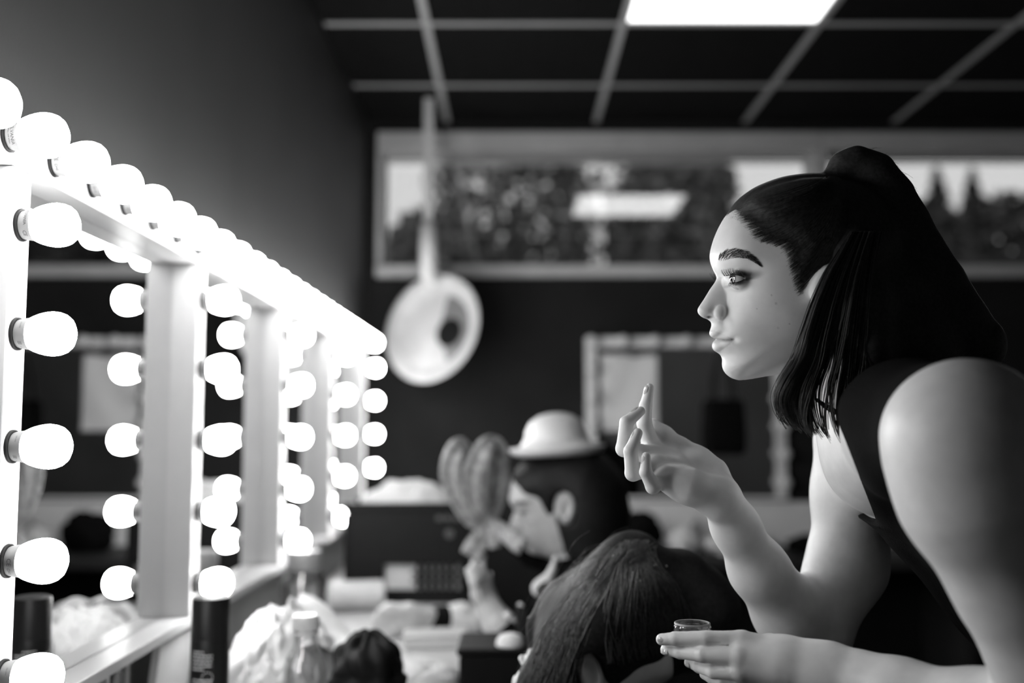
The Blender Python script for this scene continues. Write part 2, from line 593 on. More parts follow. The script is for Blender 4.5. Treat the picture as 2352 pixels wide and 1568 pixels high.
# spray can
cx_, cy_ = -.430, 1.49
can = empty('spray_can', (cx_, cy_, DZ))
tag(can, 'tall black spray can with small white print standing under the mirrors', 'spray can')
T = Matrix.Translation((cx_, cy_, DZ))
MB().lathe([(.0255, 0), (.0268, .003), (.0268, .150), (.0262, .154)], 40, T).build('can_body', 'can_black', can, smooth='auto')
MB().lathe([(.0266, .1545), (.0266, .206), (.0258, .2105), (.0225, .2120), (.001, .2124)], 40, T).build('cap', 'can_black', can, smooth='auto')
MB().lathe([(.0269, .1541), (.0273, .1543), (.0269, .1545)], 40, T, False, False).build('seam_ring', 'plastic_black', can)
pr = MB()
r_ = random.Random(3)
def dash(r, z, h, a0, a1):
    k = max(2, int((a1 - a0) / .12))
    vs = []
    for i in range(k + 1):
        a = a0 + (a1 - a0) * i / k
        vs += [(cx_ + r * math.cos(a), cy_ + r * math.sin(a), DZ + z), (cx_ + r * math.cos(a), cy_ + r * math.sin(a), DZ + z + h)]
    pr.add(vs, [(2 * i, 2 * i + 2, 2 * i + 3, 2 * i + 1) for i in range(k)])
for base in (-2.3, 2.35):
    for row in range(26):
        z = .138 - row * .0048
        if row in (6, 7, 13, 14, 19): continue
        a = base
        end = base + (1.15 if row % 5 else .7)
        while a < end:
            w = r_.uniform(.05, .22)
            dash(.02692, z, .0019, a, min(a + w, end))
            a += w + r_.uniform(.025, .06)
    for q in range(14):
        t0 = q / 14 * 2 * math.pi
        dash(.02692, .104 + .0075 * math.sin(t0) - .0007, .0014, base + .9 + .28 * math.cos(t0) - .03, base + .9 + .28 * math.cos(t0) + .03)
pr.build('label_print', 'print_white', can)

# white card leaning under the rail
wc = MB().box((-.006, -.085, 0), (.006, .085, .125), Matrix.Translation((-.548, 1.66, DZ)) @ Matrix.Rotation(math.radians(6), 4, 'Y'))
tag(wc.build('white_card', 'paper_white', origin=(-.548, 1.66, DZ), bevel=.001), 'blank white card leaning under the mirror rail behind the spray can', 'card')

# crumpled sheets: a grid draped over a height function
def crumple(name, m, fn, nu, nv, thick, label, cat, origin):
    uu, vv = np.meshgrid(np.linspace(0, 1, nu), np.linspace(0, 1, nv), indexing='ij')
    p = fn(uu, vv).reshape(-1, 3)
    idx = np.arange(nu * nv).reshape(nu, nv)
    q = np.stack([idx[:-1, :-1], idx[1:, :-1], idx[1:, 1:], idx[:-1, 1:]], -1).reshape(-1, 4)
    o = mesh_obj(name, p, q, m, None, origin, True)
    sd = o.modifiers.new('thickness', 'SOLIDIFY')
    sd.thickness = thick
    tag(o, label, cat)
    return o

def ridged(x, y, seed, f=1.0):
    s = np.zeros_like(x)
    rr = np.random.default_rng(seed)
    for i in range(9):
        a = rr.uniform(0, 2 * math.pi)
        k = f * rr.uniform(2.0, 7.0)
        s += np.abs(np.sin(k * (np.cos(a) * x + np.sin(a) * y) + rr.uniform(0, 6))) / (1 + .25 * k)
    return s / 3.0

def heap(cx, cy, rx, ry, hgt, seed, floor_z=DZ + .002, pk=0.9, rough=.05, f=3.0):
    def fn(u, v):
        x, y = (u - .5) * 2, (v - .5) * 2
        r = np.sqrt(x * x + y * y)
        env = np.clip(1 - r ** 2, 0, 1) ** pk
        z = floor_z + hgt * env * (.62 + .6 * ridged(x, y, seed, f * .5)) + rough * env ** .3 * ridged(x * 2, y * 2, seed + 1, f)
        jx = .10 * rx * (ridged(x + 3, y, seed + 2, f) - .4)
        return np.stack([cx + x * rx + jx, cy + y * ry + .5 * jx, z], -1)
    return fn
crumple('tissue_heap', 'tissue', heap(-.385, 1.76, .108, .19, .115, 5), 90, 100, .0012,
        'big crumpled heap of white tissue paper on the counter behind the spray can', 'tissue', (-.385, 1.76, DZ))
def sheet(u, v):
    a = c2w(P(700, 1372, 1.93)); b = c2w(P(838, 1462, 1.80)); c = c2w(P(700, 1500, 1.62)); d = c2w(P(660, 1400, 1.70))
    p = (a * ((1 - u) * (1 - v))[..., None] + b * (u * (1 - v))[..., None] + c * (u * v)[..., None] + d * ((1 - u) * v)[..., None])
    p = p + np.stack([0 * u, 0 * u, .012 * np.sin(5 * u + 2 * v) + .006 * np.sin(9 * v)], -1)
    return p
crumple('paper_sheet', 'paper_white', sheet, 30, 30, .0006, 'loose white paper sheet sticking out to the right of the tissue heap', 'paper', tuple(on_desk(742, 1640)))

# clear bottle
bx, by = -.302, 1.53
bt = empty('clear_bottle', (bx, by, DZ))
tag(bt, 'small clear plastic bottle with white screw cap in front of the tissue heap', 'bottle')
T = Matrix.Translation((bx, by, DZ))
MB().lathe([(.030, .001), (.033, .004), (.033, .045), (.030, .060), (.030, .068), (.033, .082), (.0325, .100), (.028, .118), (.020, .132), (.0158, .138), (.0158, .158),
            (.0145, .158), (.0145, .138), (.019, .130), (.027, .116), (.0312, .100), (.0315, .082), (.0287, .068), (.0287, .060), (.0317, .045), (.0317, .006), (.029, .003)], 40, T, True, True).build('bottle_body', 'clear_plastic', bt, smooth='auto')
MB().lathe([(.0188, .152), (.0188, .1555)], 32, T, False, False).build('tamper_ring', 'plastic_white', bt)
cp = MB().lathe([(.0180, .158), (.0186, .159), (.0186, .176), (.0172, .1785), (.001, .179)], 36, T)
for i in range(30):
    a = 2 * math.pi * i / 30
    cp.box((-.0008, -.0008, .160), (.0008, .0008, .175), Matrix.Translation((bx + .0188 * math.cos(a), by + .0188 * math.sin(a), DZ)))
cp.build('screw_cap', 'plastic_white', bt, smooth='auto')

# lidded glass jar
jx, jy = -.447, 2.235
jr = empty('glass_jar', (jx, jy, DZ))
tag(jr, 'wide glass jar with a grey screw lid under the third mirror', 'jar')
T = Matrix.Translation((jx, jy, DZ))
MB().lathe([(.045, .001), (.050, .006), (.050, .120), (.046, .135), (.034, .148), (.034, .160), (.032, .160), (.032, .148), (.044, .134), (.048, .119), (.048, .006), (.044, .004)], 40, T).build('jar_glass', 'clear_jar', jr, smooth='auto')
MB().lathe([(.0352, .150), (.0362, .152), (.0362, .186), (.034, .189), (.001, .190)], 40, T).build('lid', 'lid_grey', jr, smooth='auto')
stx = MB()
for i in range(16):
    a, rr_ = r_.uniform(0, 6.28), r_.uniform(.008, .036)
    b_, r2 = a + r_.uniform(-.5, .5), min(.043, rr_ + r_.uniform(-.01, .012))
    stx.tube([(jx + rr_ * math.cos(a), jy + rr_ * math.sin(a), DZ + .008), (jx + r2 * math.cos(b_), jy + r2 * math.sin(b_), DZ + r_.uniform(.07, .118))], .0035, 7)
stx.build('cotton_sticks', 'cloth_white', jr, smooth=True)

# grey roll lying on its side
rl = on_desk(822, 1402)
ro = empty('paper_roll', (rl[0], rl[1], DZ))
tag(ro, 'grey round tin lying on its side on the counter before the black crate', 'tin')
R_ = .037
Mx = axis_matrix((rl[0] - .07, rl[1] - .015, DZ + R_ + .0005), (1, .18, 0))
MB().lathe([(R_ - .003, 0), (R_, .002), (R_, .133), (R_ - .004, .137), (.001, .138)], 40, Mx, False, True).build('tin_body', 'roll_grey', ro, smooth='auto')
MB().lathe([(.001, .010), (R_ - .005, .010), (R_ - .003, -.0005)], 40, Mx, False, False).build('end_cap', 'plastic_black', ro, smooth='auto')

# black crate with a perforated window and tissue on top
cr0 = on_desk(795, 1392); CY = 2.70
cX0, cX1 = (795 - 1176) / F_PX * CY, (1078 - 1176) / F_PX * CY
cr = empty('black_crate', ((cX0 + cX1) / 2, CY, DZ))
tag(cr, 'black plastic crate with slotted front and tissue on top', 'crate')
CH = .258
cw = MB()
cw.box((cX0, CY, DZ + .001), (cX1, CY + .22, DZ + .012))
cw.box((cX0, CY + .21, DZ + .012), (cX1, CY + .22, DZ + CH))
cw.box((cX0, CY, DZ + .012), (cX0 + .010, CY + .21, DZ + CH - .03))
cw.box((cX1 - .010, CY, DZ + .012), (cX1, CY + .21, DZ + CH))
# front with slot grid
hx0, hx1, hz0, hz1 = cX0 + .105, cX0 + .302, DZ + .035, DZ + .100
cw.box((cX0 + .010, CY, DZ + .012), (cX1 - .010, CY + .010, hz0))
cw.box((cX0 + .010, CY, hz1), (cX1 - .010, CY + .010, DZ + CH - .02))
cw.box((cX0 + .010, CY, hz0), (hx0, CY + .010, hz1))
cw.box((hx1, CY, hz0), (cX1 - .010, CY + .010, hz1))
cw.build('crate_shell', 'plastic_black', cr, bevel=.002)
for i in range(4):
    zz = hz0 + (hz1 - hz0) * i / 3
    if 0 < i < 3: MB().box((hx0 + .07, CY + .001, zz - .003), (hx1, CY + .009, zz + .003)).build('slot_bar', 'plastic_black', cr)
for i in range(1, 7):
    xx = hx0 + .07 + (hx1 - hx0 - .07) * i / 7
    MB().box((xx - .0045, CY + .0015, hz0), (xx + .0045, CY + .0085, hz1)).build('slot_bar', 'plastic_black', cr)
MB().box((cX0 - .004, CY - .004, DZ + CH - .02), (cX1 + .004, CY + .010, DZ + CH)).build('rim', 'plastic_black', cr, bevel=.002)
MB().lathe([(.012, 0), (.012, .004), (.001, .005)], 20, axis_matrix((cX1 - .05, CY - .0002, DZ + .178), (0, -1, 0))).build('round_badge', 'badge_grey', cr, smooth='auto')
for i in range(3):
    MB().box((cX1 - .085 + .022 * i, CY - .003, DZ + .212), (cX1 - .069 + .022 * i, CY - .0002, DZ + .225)).build('badge_letter', 'badge_grey', cr, bevel=.002)
def inner(u, v):
    return np.stack([hx0 - .008 + (hx1 - hx0 + .012) * u, CY + .0135 + .004 * v + .0025 * np.sin(7 * u + 2 * v) ** 2, DZ + .0135 + .095 * v - .03 * np.clip(.35 - u, 0, 1) * v], -1)
crumple('tissue_sheet', 'tissue', inner, 30, 20, .0008,
        'white paper inside the black crate, seen through its slots', 'paper', ((hx0 + hx1) / 2, CY + .0135, DZ + .0135))
MB().box((cX0 + .0005, CY + .011, DZ + CH - .028), (cX1 - .0105, CY + .209, DZ + CH - .02)).build('lid_board', 'plastic_black', cr)
crumple('tissue_pile', 'tissue', heap(cX0 + .155, CY + .10, .135, .09, .060, 33, DZ + CH - .018, .7, .02), 60, 50, .001,
        'crumpled white tissue lying on top of the black crate', 'tissue', (cX0 + .155, CY + .10, DZ + CH - .018))
# notebook, crumpled napkin and clip at the front of the counter
nb0 = on_desk(990, 1492)
nb = empty('notebook', (nb0[0], nb0[1], DZ))
tag(nb, 'pale closed notebook lying near the front edge of the counter', 'book')
T = Matrix.Translation((nb0[0] + .005, nb0[1] + .06, DZ)) @ Matrix.Rotation(math.radians(4), 4, 'Z')
MB().box((-.066, -.05, .001), (.060, .05, .021), T).build('pages', 'paper_white', nb, bevel=.001)
MB().box((-.068, -.052, .0212), (.066, .052, .024), T).build('cover', 'desk_top', nb, bevel=.001)
MB().box((.0605, -.052, .001), (.066, .052, .021), T).build('spine', 'desk_top', nb, bevel=.002)

np0 = c2w(P(975, 1560, 1.86))
crumple('napkin', 'paper_white', heap(-.165, 1.86, .075, .075, .026, 45, DZ + .002, .6, .012, 2.0), 50, 50, .001,
        'crumpled white napkin at the bottom of the picture, right of the black scrunchie', 'napkin', (-.165, 1.86, DZ))

# back wall: counter, dressing mirror with unlit bulbs, paper, dark reflection shape
bc = empty('back_counter', (1.2, YB - .2, 0))
tag(bc, 'dark counter along the back wall below the window', 'counter')
MB().box((.16, YB - .42, DZ - .04), (3.2, YB - .013, DZ - .004)).build('worktop', 'desk_dark', bc, bevel=.003)
for xx in (.2, 1.6, 3.1):
    MB().box((xx - .02, YB - .40, 0), (xx + .02, YB - .02, DZ - .041)).build('leg_panel', 'desk_dark', bc)
bp = MB().box((.36, YB - .012, DZ - .003), (3.1, YB - .0005, DZ + .168)).build('splash_board', 'board_white', bevel=.001, origin=(1.2, YB - .006, DZ))
tag(bp, 'white board strip on the back wall between counter and dark mirror', 'board')
MX0, MX1, MZ0, MZ1 = .290, 1.075, .925, 1.562
bm = empty('wall_mirror', ((MX0 + MX1) / 2, YB, MZ0))
tag(bm, 'dressing mirror with unlit bulbs on the dark back wall', 'mirror')
fw = .040
yb = YB - .0005
MB().box((MX0, YB - .03, MZ0), (MX0 + fw, yb, MZ1)).build('post', 'board_white', bm, bevel=.0015)
MB().box((MX1 - fw, YB - .03, MZ0), (MX1, yb, MZ1)).build('post', 'board_white', bm, bevel=.0015)
MB().box((MX0 + fw, YB - .03, MZ1 - fw), (MX1 - fw, yb, MZ1)).build('top_rail', 'board_white', bm, bevel=.0015)
MB().box((MX0 + fw, YB - .03, MZ0), (MX1 - fw, yb, MZ0 + .012)).build('bottom_rail', 'board_white', bm, bevel=.0015)
MB().box((MX0 + fw, YB - .012, MZ0 + .012), (MX1 - fw, yb, MZ1 - fw)).build('mirror_glass', 'mirror', bm)
for i in range(7):
    make_bulb(bm, (MX0 + .02 + (MX1 - MX0 - .04) * i / 6, YB - .0305, MZ1 - .02), (0, -1, 0), False)
for j in range(1, 6):
    for xx in (MX0 + .02, MX1 - .02):
        make_bulb(bm, (xx, YB - .0305, MZ1 - .02 - .11 * j), (0, -1, 0), False)

def paper(u, v):
    x = MX0 + .062 + .222 * u
    z = 1.492 - .300 * v - np.where(v < .05, .010 * np.exp(-((u - .6) / .12) ** 2), 0)
    y = YB - .0165 - .006 * np.sin(3 * v + 4 * u) ** 2 - .006 * v
    return np.stack([x, y, z], -1)
crumple('notice_paper', 'board_white', paper, 24, 30, .0008, 'white notice paper taped on the dark mirror of the back wall', 'paper', (MX0 + .17, YB - .013, 1.19))

# solid dark shape added in place of a person's reflection in the mirror
bg = empty('reflection_shape', (.83, YB - .05, 1.10))
tag(bg, 'dark shape added as the reflection of a person in the back wall mirror', 'reflection')
bgm = MB()
zz = [(1.10, .062, .030), (1.115, .074, .040), (1.17, .078, .042), (1.24, .074, .040), (1.30, .070, .034), (1.315, .060, .026)]
vs, fs = [], []
for z, rx, ry in zz:
    for i in range(24):
        a = 2 * math.pi * i / 24
        c_, s_ = math.cos(a), math.sin(a)
        vs.append((.83 + rx * math.copysign(abs(c_) ** .45, c_), YB - .058 + ry * math.copysign(abs(s_) ** .45, s_), z))
for j in range(len(zz) - 1):
    for i in range(24):
        fs.append((j * 24 + i, j * 24 + (i + 1) % 24, (j + 1) * 24 + (i + 1) % 24, (j + 1) * 24 + i))
fs += [tuple(range(23, -1, -1)), tuple(5 * 24 + i for i in range(24))]
bgm.add(vs, fs).build('shape_body', 'cloth_black', bg, smooth='auto')
MB().tube([(.79, YB - .058, 1.31), (.795, YB - .045, 1.40), (.83, YB - .036, 1.548), (.865, YB - .045, 1.40), (.87, YB - .058, 1.31)], .004, 6).build('strap', 'cloth_black', bg, smooth=True)  # upper band of the same added dark shape

# things on the back counter
def blob_mesh(cx, cy, cz, rx, ry, rz, seed, nse=.15, nu=36, nv=20):
    vs, fs = [], []
    rr = np.random.default_rng(seed)
    ks = rr.normal(size=(7, 3)) * 2.2
    ph = rr.uniform(0, 6, 7)
    for j in range(nv + 1):
        th = math.pi * j / nv
        for i in range(nu):
            a = 2 * math.pi * i / nu
            d = np.array([math.sin(th) * math.cos(a), math.sin(th) * math.sin(a), math.cos(th)])
            r = 1 + nse * float(np.sum(np.abs(np.sin(ks @ d * 1.5 + ph)) - .6)) / 2
            vs.append((cx + d[0] * rx * r, cy + d[1] * ry * r, max(cz + d[2] * rz * r, cz - rz * .82)))
    for j in range(nv):
        for i in range(nu):
            fs.append((j * nu + i, (j + 1) * nu + i, (j + 1) * nu + (i + 1) % nu, j * nu + (i + 1) % nu))
    return MB().add(vs, fs)
zt = DZ - .003
b_ = blob_mesh(.46, YB - .20, zt + .066, .10, .07, .08, 61).build('dark_pouch', 'cloth_black', smooth=True, origin=(.46, YB - .2, zt))
tag(b_, 'dark round pouch on the back counter behind the bent brown-haired head', 'pouch')
b_ = blob_mesh(.632, YB - .25, zt + .041, .055, .05, .05, 62, .25).build('white_cloth', 'cloth_white', smooth=True, origin=(.632, YB - .25, zt))
tag(b_, 'small white bunched cloth beside the dark pouch on the back counter', 'cloth')
b_ = blob_mesh(.83, YB - .27, zt + .033, .13, .09, .04, 63, .2).build('white_towel', 'cloth_white', smooth=True, origin=(.83, YB - .27, zt))
tag(b_, 'flat white towel on the back counter behind the raised forearm', 'towel')
b_ = blob_mesh(1.14, YB - .28, zt + .033, .15, .07, .04, 64, .2).build('black_garment', 'cloth_black', smooth=True, origin=(1.14, YB - .28, zt))
tag(b_, 'folded black garment on the back counter below the white board', 'clothes')
bt2 = empty('lotion_bottle', (.70, YB - .12, zt))
tag(bt2, 'slim pale lotion bottle against the white board on the back counter', 'bottle')
T = Matrix.Translation((.70, YB - .12, zt))
MB().lathe([(.022, .0005), (.024, .004), (.024, .085), (.018, .098), (.010, .102), (.010, .106)], 28, T).build('bottle_body', 'lid_grey', bt2, smooth='auto')
MB().lathe([(.012, .1062), (.012, .125), (.001, .1265)], 24, T).build('cap', 'plastic_white', bt2, smooth='auto')

# hanging pan
PD = 3.80
pc = c2w(P(997, 755, PD))
pan = empty('hanging_pan', tuple(pc))
tag(pan, 'round pale metal pan hanging by its handle from a ceiling strap', 'pan')
nrm = Vector((-.50, -.84, .20)).normalized()       # the open side turns to the lit mirrors
Mp = axis_matrix(tuple(pc), nrm)
R = .205
MB().lathe([(.001, -.022), (R * .70, -.022), (R * .80, -.017), (R * .94, .012), (R, .016), (R * 1.004, .0185), (R * .985, .019), (R * .93, .0155), (R * .78, -.014),
            (R * .69, -.019), (.001, -.019)], 56, Mp, True, True).build('dish', 'metal_pan', pan, smooth='auto')
MB().lathe([(R * 1.0, .0155), (R * 1.02, .0175), (R * 1.0, .0195)], 56, Mp, False, False).build('rim', 'metal_pan', pan, smooth=True)
e1 = Vector((0, 0, 1)) - nrm * nrm.z
e1.normalize()
e2 = nrm.cross(e1)
dk_ = Vector(pc) + e2 * (-.058 if e2.x < 0 else .058) - e1 * .012 - nrm * .0186
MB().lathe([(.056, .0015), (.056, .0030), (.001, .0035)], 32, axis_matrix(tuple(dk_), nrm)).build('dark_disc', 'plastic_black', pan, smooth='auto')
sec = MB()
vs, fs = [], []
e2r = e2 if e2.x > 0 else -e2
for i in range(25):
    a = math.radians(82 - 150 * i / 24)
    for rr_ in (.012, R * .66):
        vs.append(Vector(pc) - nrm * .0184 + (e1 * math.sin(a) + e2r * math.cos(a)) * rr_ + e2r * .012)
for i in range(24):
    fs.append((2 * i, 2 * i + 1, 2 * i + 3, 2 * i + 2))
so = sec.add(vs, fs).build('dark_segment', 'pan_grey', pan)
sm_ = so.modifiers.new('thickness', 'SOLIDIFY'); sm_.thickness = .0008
h0 = Vector(pc) + e1 * R * .96 + nrm * .012
h1 = c2w(P(985, 640, PD)); h2 = c2w(P(983, 515, PD - .01))
hw = MB()
pts = [h0, h0.lerp(Vector(h1), .6), Vector(h1), Vector(h1).lerp(Vector(h2), .5), Vector(h2), Vector(h2) + Vector((0, 0, .008))]
hw.tube(pts, [.024, .027, .030, .033, .030, .012], 14).build('handle', 'strap_white', pan, smooth=True)
top = c2w(P(985, 300, PD))
sx = MB()
ht = Vector(h2) + Vector((0, 0, .0))
sx.box((ht.x - .017, ht.y - .0015, ht.z), (ht.x + .017, ht.y + .0015, ZC - .0015))
sx.build('strap', 'strap_white', pan)
# ---------------------------------------------------------------- sculpting: signed distance fields -> one surface
class Field:
    def __init__(s, lo, hi, h):
        s.lo, s.h = np.array(lo, float), h
        s.n = np.ceil((np.array(hi) - s.lo) / h).astype(int) + 1
        s.ax = [s.lo[i] + h * np.arange(s.n[i]) for i in range(3)]
        s.hi = s.lo + h * (s.n - 1)
        s.F = np.full(tuple(s.n), 9.0, np.float32)
    def apply(s, ops):
        for fn, lo, hi, k, mode in ops:
            m = k + 2.5 * s.h
            i0 = np.maximum(np.floor((lo - m - s.lo) / s.h).astype(int), 0)
            i1 = np.minimum(np.ceil((hi + m - s.lo) / s.h).astype(int) + 1, s.n)
            if np.any(i1 <= i0): continue
            sl = tuple(slice(i0[i], i1[i]) for i in range(3))
            X = s.ax[0][sl[0]][:, None, None]
            Y = s.ax[1][sl[1]][None, :, None]
            Z = s.ax[2][sl[2]][None, None, :]
            d = fn(X, Y, Z).astype(np.float32)
            a = s.F[sl]
            if mode == 's':
                hh = np.maximum(k - np.abs(-d - a), 0) / max(k, 1e-9)
                s.F[sl] = np.maximum(a, -d) + hh * hh * k * .25
            else:
                hh = np.maximum(k - np.abs(a - d), 0) / max(k, 1e-9)
                s.F[sl] = np.minimum(a, d) - hh * hh * k * .25
    def mesh(s):
        F = s.F
        sg = F < 0
        c = [sg[i:sg.shape[0] - 1 + i, j:sg.shape[1] - 1 + j, k:sg.shape[2] - 1 + k] for i in (0, 1) for j in (0, 1) for k in (0, 1)]
        al = c[0].copy(); an = c[0].copy()
        for q in c[1:]:
            al &= q; an |= q
        act = an & ~al
        I = np.argwhere(act)
        if len(I) == 0: return np.zeros((0, 3)), np.zeros((0, 4), int)
        vid = np.full(act.shape, -1, np.int64)
        vid[act] = np.arange(len(I))
        off = [(i, j, k) for i in (0, 1) for j in (0, 1) for k in (0, 1)]
        val = np.stack([F[I[:, 0] + o[0], I[:, 1] + o[1], I[:, 2] + o[2]] for o in off], 1)
        acc = np.zeros((len(I), 3)); cnt = np.zeros(len(I))
        offs = np.array(off, float)
        for p in range(8):
            for q in range(p + 1, 8):
                if np.abs(offs[p] - offs[q]).sum() != 1: continue
                cr = (val[:, p] < 0) != (val[:, q] < 0)
                va, vb = val[:, p], val[:, q]
                t = np.where(cr, va / np.where(np.abs(va - vb) < 1e-12, 1, va - vb), 0)
                t = np.clip(t, 0, 1)
                acc += np.where(cr[:, None], offs[p] + t[:, None] * (offs[q] - offs[p]), 0)
                cnt += cr
        V = s.lo + s.h * (I + acc / cnt[:, None])
        Q = []
        for ax in range(3):
            a0 = [slice(None)] * 3; a1 = [slice(None)] * 3
            a0[ax] = slice(0, -1); a1[ax] = slice(1, None)
            s0, s1 = sg[tuple(a0)], sg[tuple(a1)]
            E = np.argwhere(s0 != s1)
            u, v = [(1, 2), (2, 0), (0, 1)][ax]
            ok = (E[:, u] > 0) & (E[:, v] > 0) & (E[:, u] < sg.shape[u] - 1) & (E[:, v] < sg.shape[v] - 1)
            E = E[ok]
            ids = []
            for du, dv in ((-1, -1), (0, -1), (0, 0), (-1, 0)):
                J = E.copy(); J[:, u] += du; J[:, v] += dv
                ids.append(vid[J[:, 0], J[:, 1], J[:, 2]])
            q = np.stack(ids, 1)
            inside = s0[E[:, 0], E[:, 1], E[:, 2]]
            q[~inside] = q[~inside][:, ::-1]
            Q.append(q)
        Q = np.concatenate(Q)
        return V, Q[(Q >= 0).all(1)]

def cone(p0, p1, r0, r1, k=.01, mode='u'):
    p0, p1 = np.asarray(p0, float), np.asarray(p1, float)
    ba = p1 - p0
    bb = max(float(ba @ ba), 1e-12)
    def fn(X, Y, Z):
        x, y, z = X - p0[0], Y - p0[1], Z - p0[2]
        t = np.clip((x * ba[0] + y * ba[1] + z * ba[2]) / bb, 0, 1)
        return np.sqrt((x - t * ba[0]) ** 2 + (y - t * ba[1]) ** 2 + (z - t * ba[2]) ** 2) - (r0 + (r1 - r0) * t)
    r = max(r0, r1)
    return (fn, np.minimum(p0, p1) - r, np.maximum(p0, p1) + r, k, mode)

def chain(pts, k=.01, mode='u'):
    """pts: list of (px, py, depth, radius_m)"""
    out = []
    for a, b in zip(pts[:-1], pts[1:]):
        out.append(cone(P(*a[:3]), P(*b[:3]), a[3], b[3], k, mode))
    return out

def chain3(pts, k=.01, mode='u'):
    return [cone(a[0], b[0], a[1], b[1], k, mode) for a, b in zip(pts[:-1], pts[1:])]

def rot(ax, ang):
    return np.array(Matrix.Rotation(math.radians(ang), 3, ax))

def ellip(c, r, R=None, k=.01, mode='u'):
    c, r = np.asarray(c, float), np.asarray(r, float)
    R = np.eye(3) if R is None else R
    def fn(X, Y, Z):
        x, y, z = X - c[0], Y - c[1], Z - c[2]
        l = [R[0, i] * x + R[1, i] * y + R[2, i] * z for i in range(3)]
        k0 = np.sqrt(sum((l[i] / r[i]) ** 2 for i in range(3)))
        k1 = np.sqrt(sum((l[i] / r[i] ** 2) ** 2 for i in range(3))) + 1e-9
        return k0 * (k0 - 1) / k1
    m = float(max(r))
    return (fn, c - m, c + m, k, mode)

# ---- the head: half-width map w(u, v) over the profile plane; u, v count 0.188 mm steps
S_ = 0.0188                                    # cm per map unit
MU0, MV0, MST = 480.0, 60.0, 2.5
mu = np.arange(MU0, 2000, MST); mv = np.arange(MV0, 1520, MST)
GU, GV = np.meshgrid(mu, mv, indexing='ij')

def seg_dist(poly, closed=False):
    p = np.array(poly, float)
    q = np.roll(p, -1, 0) if closed else p[1:]
    p = p if closed else p[:-1]
    d = np.full(GU.shape, 1e9)
    for (x0, y0), (x1, y1) in zip(p, q):
        bx, by = x1 - x0, y1 - y0
        t = np.clip(((GU - x0) * bx + (GV - y0) * by) / (bx * bx + by * by), 0, 1)
        d = np.minimum(d, (GU - x0 - t * bx) ** 2 + (GV - y0 - t * by) ** 2)
    return np.sqrt(d)

def inside(poly):
    p = np.array(poly, float)
    q = np.roll(p, -1, 0)
    r = np.zeros(GU.shape, bool)
    for (x0, y0), (x1, y1) in zip(p, q):
        if y0 == y1: continue
        c = ((y0 > GV) != (y1 > GV)) & (GU < (x1 - x0) * (GV - y0) / (y1 - y0) + x0)
        r ^= c
    return r

def smooth_curve(pts, n=8):
    """Catmull-Rom through the points"""
    p = np.array(pts, float)
    out = []
    for i in range(len(p) - 1):
        p0 = p[max(i - 1, 0)]; p1 = p[i]; p2 = p[i + 1]; p3 = p[min(i + 2, len(p) - 1)]
        for t in np.linspace(0, 1, n, endpoint=False):
            out.append(.5 * ((2 * p1) + (-p0 + p2) * t + (2 * p0 - 5 * p1 + 4 * p2 - p3) * t * t + (-p0 + 3 * p1 - 3 * p2 + p3) * t ** 3))
    out.append(p[-1])
    return np.array(out)

FACE = smooth_curve([(735, 430), (700, 468), (680, 498), (655, 545), (632, 600), (614, 655), (608, 692), (613, 738), (626, 775), (640, 802), (643, 822),
        (630, 848), (606, 882), (580, 925), (556, 962), (542, 984), (538, 1000), (545, 1020), (566, 1038), (595, 1051), (612, 1064), (616, 1082),
        (609, 1106), (605, 1124), (611, 1142), (628, 1152), (640, 1160), (628, 1170), (621, 1186), (621, 1204), (630, 1222), (652, 1236), (672, 1252), (678, 1272),
        (676, 1298), (680, 1322), (690, 1342), (707, 1360), (732, 1376), (765, 1386)], 5)
JAW = smooth_curve([(765, 1386), (817, 1381), (895, 1367), (984, 1352), (1080, 1325), (1190, 1270), (1290, 1190), (1380, 1090)], 5)
BACK = smooth_curve([(1380, 1090), (1500, 1010), (1590, 900), (1640, 780), (1655, 640), (1620, 500), (1540, 390)], 5)
TOP = smooth_curve([(1540, 390), (1430, 312), (1300, 274), (1150, 262), (1020, 280), (900, 318), (800, 372), (735, 430)], 5)
BASEF = smooth_curve([(735, 430), (700, 468), (680, 498), (655, 545), (632, 600), (616, 655), (611, 692), (617, 738), (632, 780), (650, 812), (668, 850),
        (682, 900), (686, 950), (676, 1010), (655, 1060), (642, 1100), (636, 1150), (642, 1210), (666, 1250), (680, 1280),
        (678, 1300), (682, 1322), (692, 1342), (708, 1360), (732, 1376), (765, 1386)], 5)
sil = np.concatenate([FACE[:-1], JAW[:-1], BACK[:-1], TOP[:-1]])
bas = np.concatenate([BASEF[:-1], JAW[:-1], BACK[:-1], TOP[:-1]])
d_sil = seg_dist(sil, True) * np.where(inside(sil), 1, -1) * S_
in_b = inside(bas)
dF, dJ, dB, dT = (seg_dist(c) * S_ for c in (BASEF, JAW, BACK, TOP))
def cv(u, v, w_):
    """profile-plane position of a feature seen at (u, v) that lies w_ cm nearer to the viewer"""
    s = 1 - w_ / 107.0
    px_, py_ = 1380 + u / 2.42, 300 + v / 2.42
    return ((1176 + (px_ - 1176) * s) - 1380) * 2.42, ((784 + (py_ - 784) * s) - 300) * 2.42
def cvl(pts, ws):
    return [cv(p[0], p[1], w_) for p, w_ in zip(pts, ws)]
def ramp(x, xs, ys): return np.interp(x, xs, ys)
LF = ramp(GV, [430, 690, 830, 1000, 1150, 1300, 1390], [6.5, 7.6, 9.4, 11.5, 12.5, 9.0, 7.0])
LJ = ramp(GU, [700, 900, 1100, 1400], [3.0, 3.2, 3.2, 3.5])
pw = 2.6
tn = ((dF / LF + 1e-4) ** -pw + (dJ / LJ + 1e-4) ** -pw + (dB / 8.0 + 1e-4) ** -pw + (dT / 8.0 + 1e-4) ** -pw) ** (-1 / pw)
